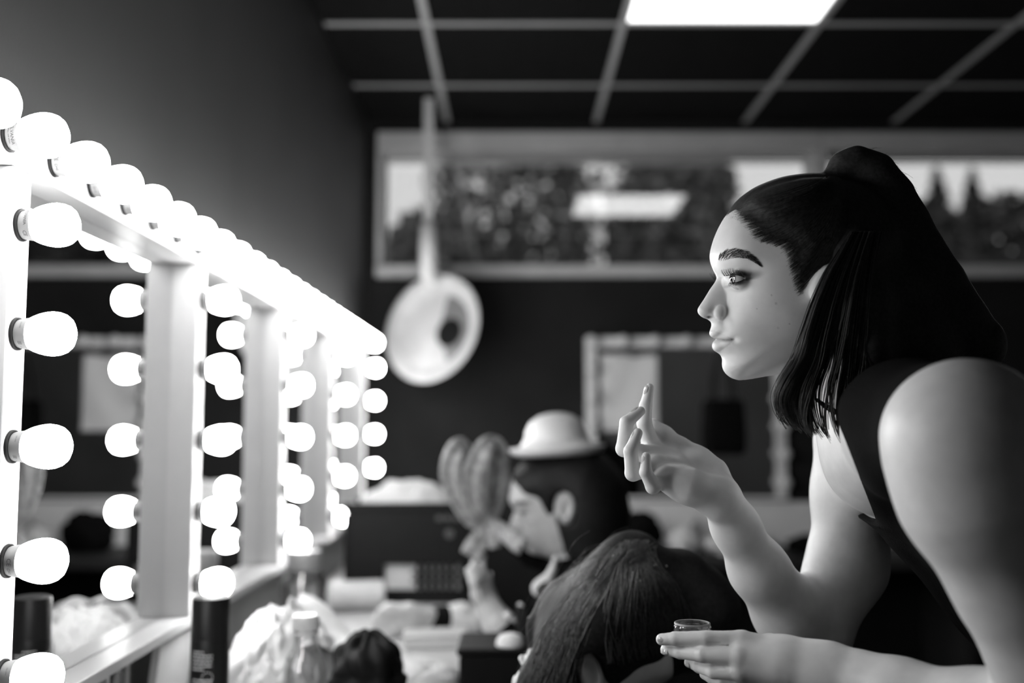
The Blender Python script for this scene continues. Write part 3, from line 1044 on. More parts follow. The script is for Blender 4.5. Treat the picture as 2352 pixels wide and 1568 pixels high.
dmin = np.minimum(np.minimum(dF, dJ), np.minimum(dB, dT))
tn = np.where(in_b, tn, -dmin / 7.5)
tn = np.clip(tn, -1.5, 1.0)
WM = ramp(GV, [100, 400, 560, 700, 900, 1050, 1200, 1320, 1400], [6.6, 7.3, 7.3, 7.0, 6.75, 6.2, 5.5, 4.7, 4.3])
w2 = WM ** 2 * (1 - (1 - tn) ** 2)
def blur(M, r):
    for ax in (0, 1):
        pad = [(0, 0), (0, 0)]; pad[ax] = (r + 1, r)
        c = np.cumsum(np.pad(M, pad, mode='edge'), axis=ax)
        M = (np.take(c, range(2 * r + 1, c.shape[ax]), ax) - np.take(c, range(0, c.shape[ax] - 2 * r - 1), ax)) / (2 * r + 1)
    return M
w2 = blur(blur(w2, 5), 5)
def gauss(u0, v0, su, sv, rotd=0.0):
    a = math.radians(rotd)
    x = (GU - u0) * math.cos(a) + (GV - v0) * math.sin(a)
    y = -(GU - u0) * math.sin(a) + (GV - v0) * math.cos(a)
    return np.exp(-.5 * ((x / su) ** 2 + (y / sv) ** 2))
def push(w2, delta):
    w = np.sqrt(np.maximum(w2, 0))
    return np.where(w2 > 0, np.maximum(w - delta, .02) ** 2, w2)
def smax(a, b, k):
    h = np.maximum(k - np.abs(a - b), 0) / k
    return np.maximum(a, b) + h * h * k * .25
# temple hollow, eye socket, cheekbone, cheek hollow
w2 = push(w2, .25 * gauss(840, 660, 90, 80))
w2 = push(w2, 0.50 * gauss(690, 836, 74, 46, 8) + .30 * gauss(655, 858, 36, 60))
w2 = push(w2, -.25 * gauss(800, 915, 100, 50, 15))
w2 = push(w2, -.16 * gauss(690, 722, 80, 26, 8))
w2 = push(w2, .26 * gauss(880, 1110, 120, 80))
# nose / lips ridge that follows the traced profile
RR = ramp(GV, [600, 700, 790, 850, 950, 1010, 1050, 1080, 1110, 1160, 1200, 1245, 1300, 1400], [3.0, 2.2, .62, .50, .66, .78, .80, 1.5, 1.7, 1.35, 1.6, 2.2, 2.4, 2.4])
CAP = ramp(GV, [600, 790, 850, 950, 1020, 1060, 1100, 1250, 1400], [9, 1.5, 1.05, 1.15, 1.35, 1.5, 3.0, 3.0, 6.0])
wr2 = 2 * RR * d_sil
wr2 = np.where(wr2 > 0, np.minimum(wr2, CAP ** 2 * (1 - np.exp(-wr2 / CAP ** 2))), wr2)
# fade the ridge away behind the front of the face
w2 = smax(w2, wr2, .55)
# nostril wing
al = 1 - ((GU - 653) / 34.0) ** 2 - ((GV - 1012) / 42.0) ** 2
w_al = 1.08 + .46 * np.sqrt(np.maximum(al, 0))
w2 = np.where(al > 0, smax(w2, w_al ** 2, .45), w2)
w2 = push(w2, .14 * gauss(695, 1002, 11, 42, -12))                # groove behind the wing
w2 = push(w2, .10 * gauss(625, 985, 20, 22))
w2 = push(w2, .55 * gauss(600, 1036, 15, 6.5, 8))                # nostril
# lips, then the mouth line
up = np.interp(GU, [590, 622, 652, 682, 710], [1100, 1112, 1126, 1142, 1158])
lo_ = np.interp(GU, [590, 622, 652, 682, 710], [1215, 1236, 1226, 1198, 1164])
mid = np.interp(GU, [600, 652, 710], [1158, 1160, 1161])
lipm = ((GV > up) & (GV < lo_) & (GU < 710))
fu = np.clip((GV - up) / np.maximum(mid - up, 1), 0, 1); fl = np.clip((lo_ - GV) / np.maximum(lo_ - mid, 1), 0, 1)
bul = np.where(GV < mid, np.sin(np.pi * fu), np.sin(np.pi * fl))
w2 = push(w2, -np.where(lipm, .13 * np.clip(bul, 0, 1), 0))
w2 = push(w2, .10 * gauss(682, 1242, 36, 14, -12))               # below the lower lip
mk = np.clip(1.6 * gauss(690, 1165, 70, 70), 0, 1)
w2 = w2 * (1 - mk) + blur(blur(w2, 3), 3) * mk
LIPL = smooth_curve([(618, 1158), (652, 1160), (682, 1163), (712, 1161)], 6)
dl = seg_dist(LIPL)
w2 = push(w2, .42 * np.exp(-.5 * (dl / 5.5) ** 2))
w2 = push(w2, .12 * gauss(720, 1163, 12, 12))
# eye: lids around a 12 mm eyeball, opening cut to behind the eyeball
EU, EV, ER, EC = 746.0, 834.0, 1.20, 2.78
DU, DV = EU - 790.0, EV - 822.0
rho2 = ((GU - EU) ** 2 + (GV - EV) ** 2) * S_ * S_
lid = EC + np.sqrt(np.maximum((ER + .10) ** 2 - rho2, 0)) - .9 * np.clip(rho2 - 1.0, 0, 1)
w2 = np.where(rho2 < (ER + .10) ** 2, smax(w2, lid ** 2, 2.5), w2)
em = np.clip(1.5 * gauss(EU, EV, 62, 62), 0, 1)
w2 = w2 * (1 - em) + blur(blur(w2, 3), 3) * em
ed_u = DV + np.interp(GU - DU, [700, 716, 728, 745, 765, 785, 800], [806, 803, 801, 800, 803, 811, 819.5])
ed_l = DV + np.interp(GU - DU, [700, 722, 738, 755, 775, 790, 800], [836, 841, 843, 841, 834, 826, 820.5])
opn = np.minimum(np.minimum(GV - ed_u, ed_l - GV), 799 + DU - GU)
opn = np.where(GU < 724 + DU, -1, opn)
eyb = EC + np.sqrt(np.maximum((ER - .22) ** 2 - rho2, 0))
blend = np.clip(opn / 4.0, 0, 1)
w = np.sqrt(np.maximum(w2, 0))
w = w * (1 - blend) + np.minimum(w, eyb) * blend
w2 = np.where((w2 > 0) & (blend > 0), w * w, w2)
w2 = push(w2, .10 * np.exp(-.5 * ((GV - DV - (np.interp(GU - DU, [700, 760, 830], [782, 776, 800]))) / 4.5) ** 2) * np.clip((GU - DU - 715) / 20, 0, 1) * np.clip((835 + DU - GU) / 30, 0, 1))
# clamp everything to the traced silhouette
sil2 = np.where(d_sil < 0, 2 * .9 * d_sil * np.maximum(RR, .8), 1e9)
w2 = np.minimum(w2, sil2)
gx, gy = np.gradient(w2, MST * S_)
G2 = gx * gx + gy * gy

def bil(M, u, v):
    fi = np.clip((u - MU0) / MST, 0, M.shape[0] - 1.001); fj = np.clip((v - MV0) / MST, 0, M.shape[1] - 1.001)
    i = fi.astype(int); j = fj.astype(int)
    a, b = fi - i, fj - j
    return (M[i, j] * (1 - a) + M[i + 1, j] * a) * (1 - b) + (M[i, j + 1] * (1 - a) + M[i + 1, j + 1] * a) * b

HO = (1100.0, 800.0)
class Head:
    """places the head map in the camera frame"""
    def __init__(s, o, scale=1.0, R=None, flip=1.0):
        s.o, s.s, s.R, s.fl = np.asarray(o, float), scale, (np.eye(3) if R is None else R), flip
    def local(s, X, Y, Z):
        x, y, z = X - s.o[0], Y - s.o[1], Z - s.o[2]
        R = s.R
        if np.allclose(R, np.eye(3)):
            lx, ly, lz = x, y, z
        else:
            lx, ly, lz = (R[0, i] * x + R[1, i] * y + R[2, i] * z for i in range(3))
        k = 100.0 / s.s
        return HO[0] + s.fl * lx * k / S_, HO[1] - ly * k / S_, lz * k
    def pt(s, u, v, zc):
        """map coordinates + lateral cm -> camera frame"""
        l = np.stack(np.broadcast_arrays(s.fl * (np.asarray(u) - HO[0]) * S_, -(np.asarray(v) - HO[1]) * S_, np.asarray(zc) * 1.0), -1) * .01 * s.s
        return s.o + l @ s.R.T
    def op(s, k=.012, W2=None, GG=None):
        W2 = w2 if W2 is None else W2
        GG = G2 if GG is None else GG
        def fn(X, Y, Z):
            u, v, z = s.local(X, Y, Z)
            ww = bil(W2, u, v); gg = bil(GG, u, v)
            d = (z * z - ww) / np.sqrt(4 * z * z + gg + .3)
            return np.clip(d, -3, 3) * .01 * s.s + np.where((u < MU0) | (u > 1990) | (v < MV0) | (v > 1515), .03, 0)
        m = .125 * s.s + .02
        return (fn, s.o - m - .04, s.o + m + .04, k, 'u')

def sculpt(ops, boxes, main):
    """boxes: fine (lo, hi, h) windows; main: coarse window. One vertex/face soup of a single skin."""
    Vs, Qs, n = [], [], 0
    for lo, hi, h in boxes:
        f = Field(lo, hi, h); f.apply(ops)
        v, q = f.mesh()
        Vs.append(v); Qs.append(q + n); n += len(v)
    if main is not None:
        f = Field(*main); f.apply(ops)
        v, q = f.mesh()
        cen = v[q].mean(1)
        keep = np.ones(len(q), bool)
        for lo, hi, h in boxes:
            keep &= ~((cen > np.array(lo) + 2.2 * h).all(1) & (cen < np.array(hi) - 2.2 * h).all(1))
        q = q[keep]
        used = np.unique(q)
        mp = np.full(len(v), -1); mp[used] = np.arange(len(used))
        Vs.append(v[used]); Qs.append(mp[q] + n)
    return np.concatenate(Vs), np.concatenate(Qs)
# ---------------------------------------------------------------- the woman at the mirror
HW = Head(P(1834.5, 630.6, 1.07))
ops = [HW.op()]
core = []
# ear
Re = rot('Z', -20) @ rot('Y', 14)
EARU, EARV = cv(1222, 850, 7.2)
ec = HW.pt(EARU, EARV, -6.95)
ec = ec + np.array([.006, -.008, 0])
ops += [ellip(ec, (.0125, .0245, .0050), Re, .012), ellip(ec + np.array([.000, -.004, -.007]), (.0080, .019, .0050), Re, .004, 's')]
ec2 = HW.pt(EARU, EARV, 6.95)
ops += [ellip(ec2, (.0155, .030, .0060), rot('Z', -20) @ rot('Y', -14), .006)]
_i0 = len(ops)
# neck, shoulders, trunk
ops += chain([(1915, 760, 1.07, .048), (1968, 900, 1.065, .048), (2035, 1040, 1.045, .054)], .02)
ops += chain([(2035, 1040, 1.045, .052), (2085, 985, .93, .050), (2215, 990, .815, .052)], .035)
ops += chain([(2035, 1040, 1.045, .052), (2000, 1020, 1.14, .046), (1975, 1010, 1.205, .044)], .03)
trunk = [([.475, -.15, 1.02], .095), ([.56, -.235, 1.01], .100), ([.64, -.29, 1.0], .095), ([.76, -.36, 1.0], .120)]
for dz in (-.055, .055):
    ops += chain3([(np.array(p) + [0, 0, dz], r) for p, r in trunk], .03)
for sg_ in (-1, 1):       # legs down to the floor
    hip = np.array([.78, -.40, 1.0 + .09 * sg_])
    foot = w2c(np.array([.86, 1.05 + .10 * sg_, .05])); knee = w2c(np.array([.80, 1.02 + .10 * sg_, .46]))
    ops += chain3([(hip, .085), (knee, .052), (foot, .036)], .03)
    ops += [cone(w2c(np.array([.88, 1.05 + .10 * sg_, .032])), w2c(np.array([.70, 1.05 + .10 * sg_, .026])), .032, .026, .02)]
core = list(ops[_i0:])
# near (left) arm
ops += chain([(2230, 1030, .80, .0625), (2262, 1130, .80, .0600), (2351, 1335, .805, .048), (2425, 1510, .81, .0435), (2490, 1660, .82, .041)], .03)
ops += chain([(2490, 1660, .82, .041), (2270, 1652, .865, .0385), (2060, 1598, .92, .0305), (1930, 1556, .955, .0250)], .02)
# far (right) arm
ops += chain([(1970, 1010, 1.205, .048), (1962, 1130, 1.195, .045), (1945, 1300, 1.18, .042), (1868, 1462, 1.165, .038)], .022)
ops += chain([(1868, 1462, 1.165, .0385), (1812, 1405, 1.15, .0385), (1742, 1306, 1.12, .0305), (1690, 1210, 1.095, .0235), (1658, 1145, 1.08, .0215)], .016)
# breast fold in front of the far armpit
ops += [ellip(P(2000, 1055, 1.12), (.040, .052, .05), None, .03)]
core += ops[-1:]

# --- far right hand, palm up, fingers curled upwards
mcp = {'i': (1497, 1032, 1.118, .0100), 'm': (1497, 1046, 1.100, .0104), 'r': (1506, 1068, 1.082, .0100), 'p': (1524, 1094, 1.066, .0092)}
wr_ = (1655, 1140, 1.080)
for key, off in (('i', (-14, -22, .016)), ('m', (-8, -8, .006)), ('r', (-4, 6, -.006)), ('p', (0, 14, -.014))):
    q = mcp[key]
    ops += chain([(wr_[0] + off[0], wr_[1] + off[1], wr_[2] + off[2], .0155), (q[0] + 45, q[1] + 22, q[2], .0125), q], .014)
ops += chain([(1648, 1138, 1.066, .016), (1585, 1116, 1.058, .0150), (1540, 1104, 1.062, .011)], .012)          # heel, little-finger side
ops += chain([(1640, 1082, 1.098, .0150), (1600, 1060, 1.110, .0150), (1562, 1030, 1.122, .0120)], .012)        # ball of the thumb
ops += chain([(1562, 1030, 1.122, .0112), (1526, 1000, 1.126, .0098), (1500, 978, 1.128, .0085)], .006)         # thumb
KF = .0018
ops += chain([mcp['p'], (1500, 1117, 1.050, .0078)], .005) + chain([(1500, 1117, 1.050, .0078), (1483, 1084, 1.046, .0064), (1484, 1048, 1.048, .0046)], KF)
ops += chain([mcp['r'], (1454, 1086, 1.066, .0086)], .005) + chain([(1454, 1086, 1.066, .0084), (1448, 1036, 1.060, .0070), (1465, 994, 1.064, .0050)], KF)
ops += chain([mcp['m'], (1433, 1030, 1.088, .0088)], .005) + chain([(1433, 1030, 1.088, .0085), (1439, 970, 1.082, .0072), (1471, 944, 1.088, .0052)], KF)
ops += chain([mcp['i'], (1480, 972, 1.106, .0082)], .005) + chain([(1480, 972, 1.106, .0080), (1483, 932, 1.104, .0068), (1492, 890, 1.102, .0047)], KF)

# --- near left hand, back to the camera, holding the little jar between index and thumb
lm = {'i': (1705, 1470, .985, .0094), 'm': (1700, 1507, .973, .0097), 'r': (1702, 1541, .973, .0092), 'p': (1708, 1570, .983, .0082)}
ops += chain([(1960, 1566, .948, .0250), (1880, 1544, .962, .0220), (1800, 1522, .974, .0180)], .02)
for key, off in (('i', (-6, -22, .010)), ('m', (0, -6, -.003)), ('r', (0, 8, -.003)), ('p', (0, 20, .006))):
    q = lm[key]
    ops += chain([(1905 + off[0], 1548 + off[1], .958 + off[2], .0175), (1800, (q[1] + 1525) / 2 + 2, q[2] - .006, .0140), q], .013)
ops += chain([lm['i'], (1622, 1466, .990, .0076)], .003) + chain([(1622, 1466, .990, .0077), (1552, 1466, 1.002, .0068), (1520, 1468, 1.008, .0057)], KF)
ops += chain([lm['m'], (1615, 1503, .986, .0076)], .003) + chain([(1615, 1503, .986, .0073), (1562, 1497, 1.004, .0064), (1529, 1491, 1.014, .0052)], KF)
ops += chain([lm['r'], (1640, 1541, .986, .0074)], .003) + chain([(1640, 1541, .986, .0071), (1606, 1530, 1.003, .0062), (1583, 1520, 1.013, .0049)], KF)
ops += chain([lm['p'], (1664, 1570, .994, .0068)], .003) + chain([(1664, 1566, .994, .0070), (1636, 1556, 1.008, .0060), (1618, 1548, 1.016, .0050)], KF)
ops += chain([(1850, 1512, .985, .0150), (1770, 1488, 1.020, .0125), (1690, 1478, 1.048, .0100), (1630, 1474, 1.058, .0085)], .008)   # thumb behind the jar
ops += chain([(1850, 1520, .975, .014), (1720, 1500, 1.0, .012)], .012)

hb_lo = np.minimum(HW.pt(520, 230, 0), HW.pt(1680, 1420, 0)); hb_hi = np.maximum(HW.pt(520, 230, 0), HW.pt(1680, 1420, 0))
boxes = [(np.array([hb_lo[0], hb_lo[1], 1.07 - .086]), np.array([hb_hi[0], hb_hi[1], 1.07 + .086]), .0011),
         (np.array([P(1405, 0, 1.12)[0], P(0, 1185, 1.08)[1], 1.025]), np.array([P(1640, 0, 1.08)[0], P(0, 872, 1.11)[1], 1.155]), .0011),
         (np.array([P(1500, 0, 1.02)[0], P(0, 1605, .97)[1], .935]), np.array([P(1880, 0, .96)[0], P(0, 1440, 1.03)[1], 1.085]), .0011)]
main = (np.array([.10, -1.28, .66]), np.array([1.02, .13, 1.32]), .0032)
V, Q = sculpt(ops, boxes, main)
# skin tint: lips, eye make-up, a few moles; nostril and lip-line shade painted in
u_, v_, z_ = HW.local(V[:, 0], V[:, 1], V[:, 2])
tint = np.ones(len(V))
hd = (np.abs(z_) < 8) & (u_ > 500) & (u_ < 1300) & (v_ > 400) & (v_ < 1400)
lipv = bil(lipm.astype(float), u_, v_) * hd
tint *= 1 - .20 * lipv
def spot(u0, v0, su, sv, amt, rotd=0):
    a = math.radians(rotd)
    x = (u_ - u0) * math.cos(a) + (v_ - v0) * math.sin(a); y = -(u_ - u0) * math.sin(a) + (v_ - v0) * math.cos(a)
    return 1 - amt * np.exp(-((x / su) ** 2 + (y / sv) ** 2) ** 1.5) * hd
tint *= spot(776 + DU, 793 + DV, 54, 20, .90, 14)
tint *= spot(830 + DU, 806 + DV, 46, 24, .60, -12)
tint *= spot(764 + DU, 850 + DV, 40, 9, .80, -12)
tint *= spot(810 + DU, 826 + DV, 26, 9, .80, -8)
tint *= spot(722 + DU, 816 + DV, 9, 30, .45, 0)
tint *= spot(600, 1036, 15, 7, .75, 8)  # shade of the nostril hollow, painted as a darker spot
tint *= 1 - .75 * np.exp(-(bil(dl, u_, v_) / 5.0) ** 2) * hd  # shadow between the lips painted as a dark line
for (mu_, mv_, mr) in ((988, 958, 5), (962, 912, 4), (1066, 1072, 4), (1008, 1094, 4), (895, 985, 3)):
    mu_, mv_ = cv(mu_, mv_, 6.0)
    tint *= spot(mu_, mv_, mr, mr, .45)
bl = np.array([.86, 1.0, 0.0])
tint = np.clip(tint, .03, 1)
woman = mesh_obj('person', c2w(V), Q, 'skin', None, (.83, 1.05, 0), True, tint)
tag(woman, 'woman in a sleeveless black top leaning to the mirrors, dark high ponytail, jar in hand', 'person')

# eyeballs
for sd in (-1, 1):
    cc = HW.pt(EU, EV, sd * EC)
    g = np.array([-1.0, .02, -.42])
    Mz = axis_matrix(c2w(cc), c2w(g) - c2w(np.zeros(3)))
    r = ER * .01
    def cap_prof(t0, t1, rr, n_=10):
        return [(rr * math.sin(math.radians(t)), rr * math.cos(math.radians(t))) for t in np.linspace(t0, t1, n_)]
    eb = MB().lathe(cap_prof(179.5, 27, r, 22), 36, Mz, True, False).build('eyeball', 'eye_white', woman, smooth=True)
    MB().lathe(cap_prof(29, 12, r * 1.012, 6), 36, Mz, False, False).build('iris', 'eye_iris', eb if False else woman, smooth=True)
    MB().lathe(cap_prof(12.5, .3, r * 1.020, 5), 30, Mz, False, True).build('pupil', 'eye_pupil', woman, smooth=True)

def surf(u, v, lift=0.0, side=-1, W2=None):
    ww = np.sqrt(np.maximum(bil(w2 if W2 is None else W2, np.asarray(u, float), np.asarray(v, float)), .02))
    return HW.pt(u, v, side * (ww + lift))
def strands(name, m, paths, r0, parent, n=4, taper=.25, root=1.0):
    mb = MB()
    for p in paths:
        if len(p) == 3 and isinstance(p, tuple): p, rr, _ = p
        else: rr = r0
        k = len(p)
        mb.tube(c2w(np.asarray(p)), [rr * (1 - (1 - taper) * (i / (k - 1)) ** 1.5) * min(1, root + (1 - root) * 3.3 * i / (k - 1)) for i in range(k)], n, False)
    return mb.build(name, m, parent, smooth=True)

# eyebrow and lashes
br = []
rb = random.Random(5)
bu = [648, 690, 730, 770, 810, 850, 890]; bt_ = [698, 672, 664, 660, 672, 698, 738]; bb_ = [728, 722, 712, 706, 712, 728, 747]
for sd in (-1, 1):
    for i in range(560 if sd < 0 else 120):
        t = rb.random() ** .9
        u0 = 650 + 238 * t
        f = rb.random()
        v0 = np.interp(u0, bu, bt_) * (1 - f) + np.interp(u0, bu, bb_) * f
        sl = math.radians(np.interp(u0, [650, 700, 780, 890], [-78, -50, -8, 28])) + rb.uniform(-.25, .25)
        ln = rb.uniform(18, 30) * (1.0 if u0 < 800 else .8)
        uu = [u0 + ln * q * math.cos(sl) for q in (0, .5, 1)]
        vv = [v0 + ln * q * math.sin(sl) + (4 * q * q) for q in (0, .5, 1)]
        wq = np.interp(uu, [640, 700, 780, 890], [1.5, 3.2, 4.6, 5.6])
        uv = [cv(a_, b_, c_) for a_, b_, c_ in zip(uu, vv, wq)]
        br.append(surf([q_[0] for q_ in uv], [q_[1] for q_ in uv], np.array([-.01, .05, .06]), sd))
strands('eyebrow', 'lash', br[:560], .00018, woman, 3, .3)
strands('eyebrow', 'lash', br[560:], .00017, woman, 3, .3)
la = []
for sd in (-1, 1):
    for i in range(34):
        t = i / 33
        u0 = 718 + 78 * t
        v0 = DV + np.interp(u0, [716, 728, 745, 765, 785, 800], [804, 802, 801, 804, 811, 819.5])
        u0 += DU
        z0 = EC + math.sqrt(max((ER + .10) ** 2 - ((u0 - EU) ** 2 + (v0 - EV) ** 2) * S_ ** 2, 0))
        ln = np.interp(t, [0, .3, .7, 1], [.78, .85, .75, .6]) * rb.uniform(.8, 1.1)
        out = np.interp(t, [0, 1], [.12, .85])
        fw_ = np.interp(t, [0, .5, 1], [1.0, .72, .35]) + rb.uniform(-.08, .08)
        pts = [(u0, v0, z0), (u0 - fw_ * ln * .5 / S_, v0 + 3 - ln * .06 / S_, z0 + out * ln * .5), (u0 - fw_ * ln * .85 / S_, v0 - ln * .42 / S_, z0 + out * ln * .85), (u0 - fw_ * ln * .98 / S_, v0 - ln * .80 / S_, z0 + out * ln)]
        la.append(np.array([HW.pt(a, b, sd * c) for a, b, c in pts]))
    for i in range(30):
        t = i / 29
        u0 = 726 + 66 * t
        v0 = DV + np.interp(u0, [722, 738, 755, 775, 790, 800], [840, 843, 841, 834, 826, 820.5])
        u0 += DU
        z0 = EC + math.sqrt(max((ER + .10) ** 2 - ((u0 - EU) ** 2 + (v0 - EV) ** 2) * S_ ** 2, 0))
        ln = rb.uniform(.30, .52) * (1 - .4 * t)
        fw_ = .75 - .5 * t
        pts = [(u0, v0, z0), (u0 - fw_ * ln * .5 / S_, v0 + ln * .35 / S_, z0 + .3 * ln), (u0 - fw_ * ln * .75 / S_, v0 + ln * .9 / S_, z0 + .45 * ln)]
        la.append(np.array([HW.pt(a, b, sd * c) for a, b, c in pts]))
strands('eyelashes', 'lash', la[:64], .00026, woman, 4, .35)
strands('eyelashes', 'lash', la[64:], .00026, woman, 4, .35)

# finger nails
def nail(p, ax, nr, ln=.0050, wd=.0036):
    ax = np.array(ax, float); ax /= np.linalg.norm(ax)
    nr = np.array(nr, float); nr -= ax * (nr @ ax); nr /= np.linalg.norm(nr)
    sd = np.cross(ax, nr)
    vs, fs = [], []
    for i in range(7):
        s = (i / 6 - .5) * 2
        hw = wd * (1 - .35 * max(0, s) ** 3) * (1 - .2 * max(0, -s) ** 2)
        for j in range(7):
            t = (j / 6 - .5) * 2
            vs.append(np.array(p) + ax * ln * s + sd * hw * t + nr * (.0006 - .0018 * t * t - .0012 * max(0, s) ** 2))
    for i in range(6):
        for j in range(6):
            fs.append((i * 7 + j, i * 7 + j + 1, (i + 1) * 7 + j + 1, (i + 1) * 7 + j))
    MB().add(c2w(np.array(vs)), fs).build('fingernail', 'nail', woman, smooth=True)
def nail_on(a, b, side, r):
    A_, B_ = P(*a), P(*b)
    ax = B_ - A_
    s = np.array(side, float)
    s -= ax * (s @ ax) / (ax @ ax); s /= np.linalg.norm(s)
    nail(B_ - ax / np.linalg.norm(ax) * .0008 + s * (r + .0003), ax, s)
nail_on((1483, 932, 1.104), (1491, 894, 1.102), (-1, .2, -.35), .0049)
nail_on((1439, 970, 1.082), (1464, 948, 1.088), (-.5, 1, -.3), .0054)
nail_on((1448, 1036, 1.060), (1462, 1001, 1.064), (-1, .3, -.45), .0052)
nail_on((1483, 1084, 1.046), (1484, 1053, 1.048), (-1, 0, -.45), .0048)
nail_on((1550, 1467, 1.004), (1522, 1468, 1.008), (-.1, .25, -1), .0057)
nail_on((1562, 1493, 1.000), (1531, 1492, 1.014), (-.1, -.2, -1), .0052)
nail_on((1604, 1528, 1.000), (1585, 1521, 1.013), (-.1, -.2, -1), .0049)

# hair cap: the head surface plus a thickness that starts at the hairline
HL = smooth_curve(cvl([(700, 466), (745, 492), (800, 530), (850, 582), (905, 612), (965, 628), (1015, 655), (1050, 702), (1062, 760), (1085, 822), (1105, 880), (1130, 900), (1160, 850), (1200, 790), (1270, 745), (1330, 800), (1360, 900), (1400, 1000), (1440, 1060)], [1, 2.2, 3.5, 4.8, 5.5, 6, 6.3, 6.5, 6.6, 6.7, 6.7, 6.7, 6.8, 7, 7, 7, 7, 7, 7]), 6)
hp = np.concatenate([HL, [(1900, 1060), (1900, 60), (520, 60), (640, 420)]])
dh = seg_dist(HL) * np.where(inside(hp), 1, -1) * S_
HT = np.clip((dh - .85) * .32, -.35, .50)
HSIL = np.concatenate([smooth_curve([(697, 474), (716, 440), (760, 385), (830, 330), (900, 294), (1000, 259), (1100, 242), (1180, 236), (1255, 243), (1340, 262), (1450, 300), (1560, 380), (1640, 490), (1680, 640), (1665, 790), (1600, 920), (1500, 1040), (1380, 1120)], 5), [(1200, 1130), (1000, 900), (760, 560)]])
d_hs = seg_dist(HSIL, True) * np.where(inside(HSIL), 1, -1) * S_
wf = np.sqrt(np.maximum(w2, 0))
hw2 = np.where(w2 > 0, np.sign(wf + HT) * (wf + HT) ** 2, w2 + 3.5 * np.maximum(HT, 0))
hw2 = np.where(dh > 0, smax(hw2, np.where(d_hs > 0, 7.0 * d_hs, 7.0 * d_hs), .3), hw2)
hgx, hgy = np.gradient(hw2, MST * S_)
hops = [HW.op(.002, hw2, hgx ** 2 + hgy ** 2)]
# tie and ponytail mass
def TP(u, v, zc, r):
    u, v = cv(u, v, max(-zc, 0))
    return (HW.pt(u, v, zc), r * S_ * .01)
tail = [(1285, 262, 0, 42), (1345, 196, 0, 64), (1420, 182, 0, 82), (1520, 240, .2, 108), (1590, 375, .2, 140), (1640, 540, .3, 180), (1700, 730, .3, 215), (1790, 900, 0, 225), (1900, 1060, -.5, 215), (2060, 1190, -1.0, 180)]
hops += chain3([TP(*q) for q in tail], .012)
# back hair behind the neck and over the back of the shoulder
hops += chain3([TP(1400, 680, -5.0, 120), TP(1450, 950, -5.8, 125), TP(1480, 1200, -6.2, 115), TP(1500, 1480, -6.6, 105), TP(1520, 1720, -7.0, 70)], .02)
hops += chain3([TP(1440, 820, -3.0, 150), TP(1460, 1050, -3.5, 160), TP(1500, 1300, -3.5, 150)], .02)
hops += chain3([TP(1600, 900, -2.5, 200), TP(1680, 1150, -2.5, 200), TP(1800, 1300, -3.0, 180)], .02)
hl, hh_ = HW.pt(640, 1820, 0), HW.pt(2300, 80, 0)
hf = Field((hl[0], hl[1], .955), (hh_[0], hh_[1], 1.165), .0022)
hf.apply(hops)
hv, hq = hf.mesh()
mesh_obj('hair', c2w(hv), hq, 'hair_black', woman)

# combed strands from the hairline to the tie
st = []
rs = random.Random(9)
def hsurf(u, v, lift, side): return surf(u, v, lift, side, np.maximum(hw2, .02))
HLA = np.array(HL)
seglen = np.cumsum(np.r_[0, np.hypot(*np.diff(HLA, axis=0).T)])
for sd, cnt in ((-1, 2200), (1, 200)):
    for i in range(cnt):
        f = rs.random() * .62
        s0 = f * seglen[-1]
        back = abs(rs.gauss(0, 42)) - 12
        u0 = np.interp(s0, seglen, HLA[:, 0]) + back * .9 + rs.gauss(0, 5); v0 = np.interp(s0, seglen, HLA[:, 1]) - back * .7 + rs.gauss(0, 5)
        ue, ve = 1262 + rs.uniform(-12, 30), 262 + rs.uniform(-14, 34)
        cu = (u0 + ue) / 2 + (v0 - 470) * .16 + rs.gauss(0, 10); cw = (v0 + ve) / 2 + 40 + (v0 - 470) * .22 + rs.gauss(0, 10)
        T_ = np.linspace(0, 1, 15)
        uu = (1 - T_) ** 2 * u0 + 2 * T_ * (1 - T_) * cu + T_ ** 2 * ue
        vv = (1 - T_) ** 2 * v0 + 2 * T_ * (1 - T_) * cw + T_ ** 2 * ve
        lift = np.interp(T_, [0, .12, .3, 1], [.0, .06, .13, .13]) + rs.uniform(-.03, .04)
        ps = hsurf(uu, vv, lift, sd)
        sk = surf(uu, vv, .02 + lift, sd)
        take = np.where((np.abs(sk[:, 2] - 1.07) > np.abs(ps[:, 2] - 1.07))[:, None], sk, ps)
        st.append((take, rs.uniform(.00012, .00030), 0))
strands('combed_strands', 'hair_strand', st, .0003, woman, 3, .9, .35)
# ponytail strands
tl = np.array([(u, v, z, r) for u, v, z, r in tail], float)
tc_ = smooth_curve(tl[:, :2], 4)
tr_ = smooth_curve(np.stack([tl[:, 3], tl[:, 2]], 1), 4)
st = []
for i in range(420):
    a = rs.uniform(0, 2 * math.pi); q = rs.uniform(.86, 1.03)
    ph = rs.uniform(0, 6); wv = rs.uniform(.0, .05)
    k = rs.randint(len(tc_) // 2, len(tc_))
    uu, vv, zz_ = [], [], []
    for j in range(k):
        tj = tc_[min(j + 1, len(tc_) - 1)] - tc_[max(j - 1, 0)]
        tj = tj / (np.linalg.norm(tj) + 1e-9)
        nj = np.array([-tj[1], tj[0]])
        aa = a + .25 * j / len(tc_)
        rr_ = tr_[j, 0] * q * (1 + wv * math.sin(j * .5 + ph))
        pp = tc_[j] + nj * rr_ * math.cos(aa)
        uu.append(pp[0]); vv.append(pp[1]); zz_.append(tr_[j, 1] + rr_ * S_ * math.sin(aa))
    st.append(HW.pt(np.array(uu), np.array(vv), np.array(zz_)))
strands('ponytail_strands', 'hair_black', st, .0005, woman, 4, .5)
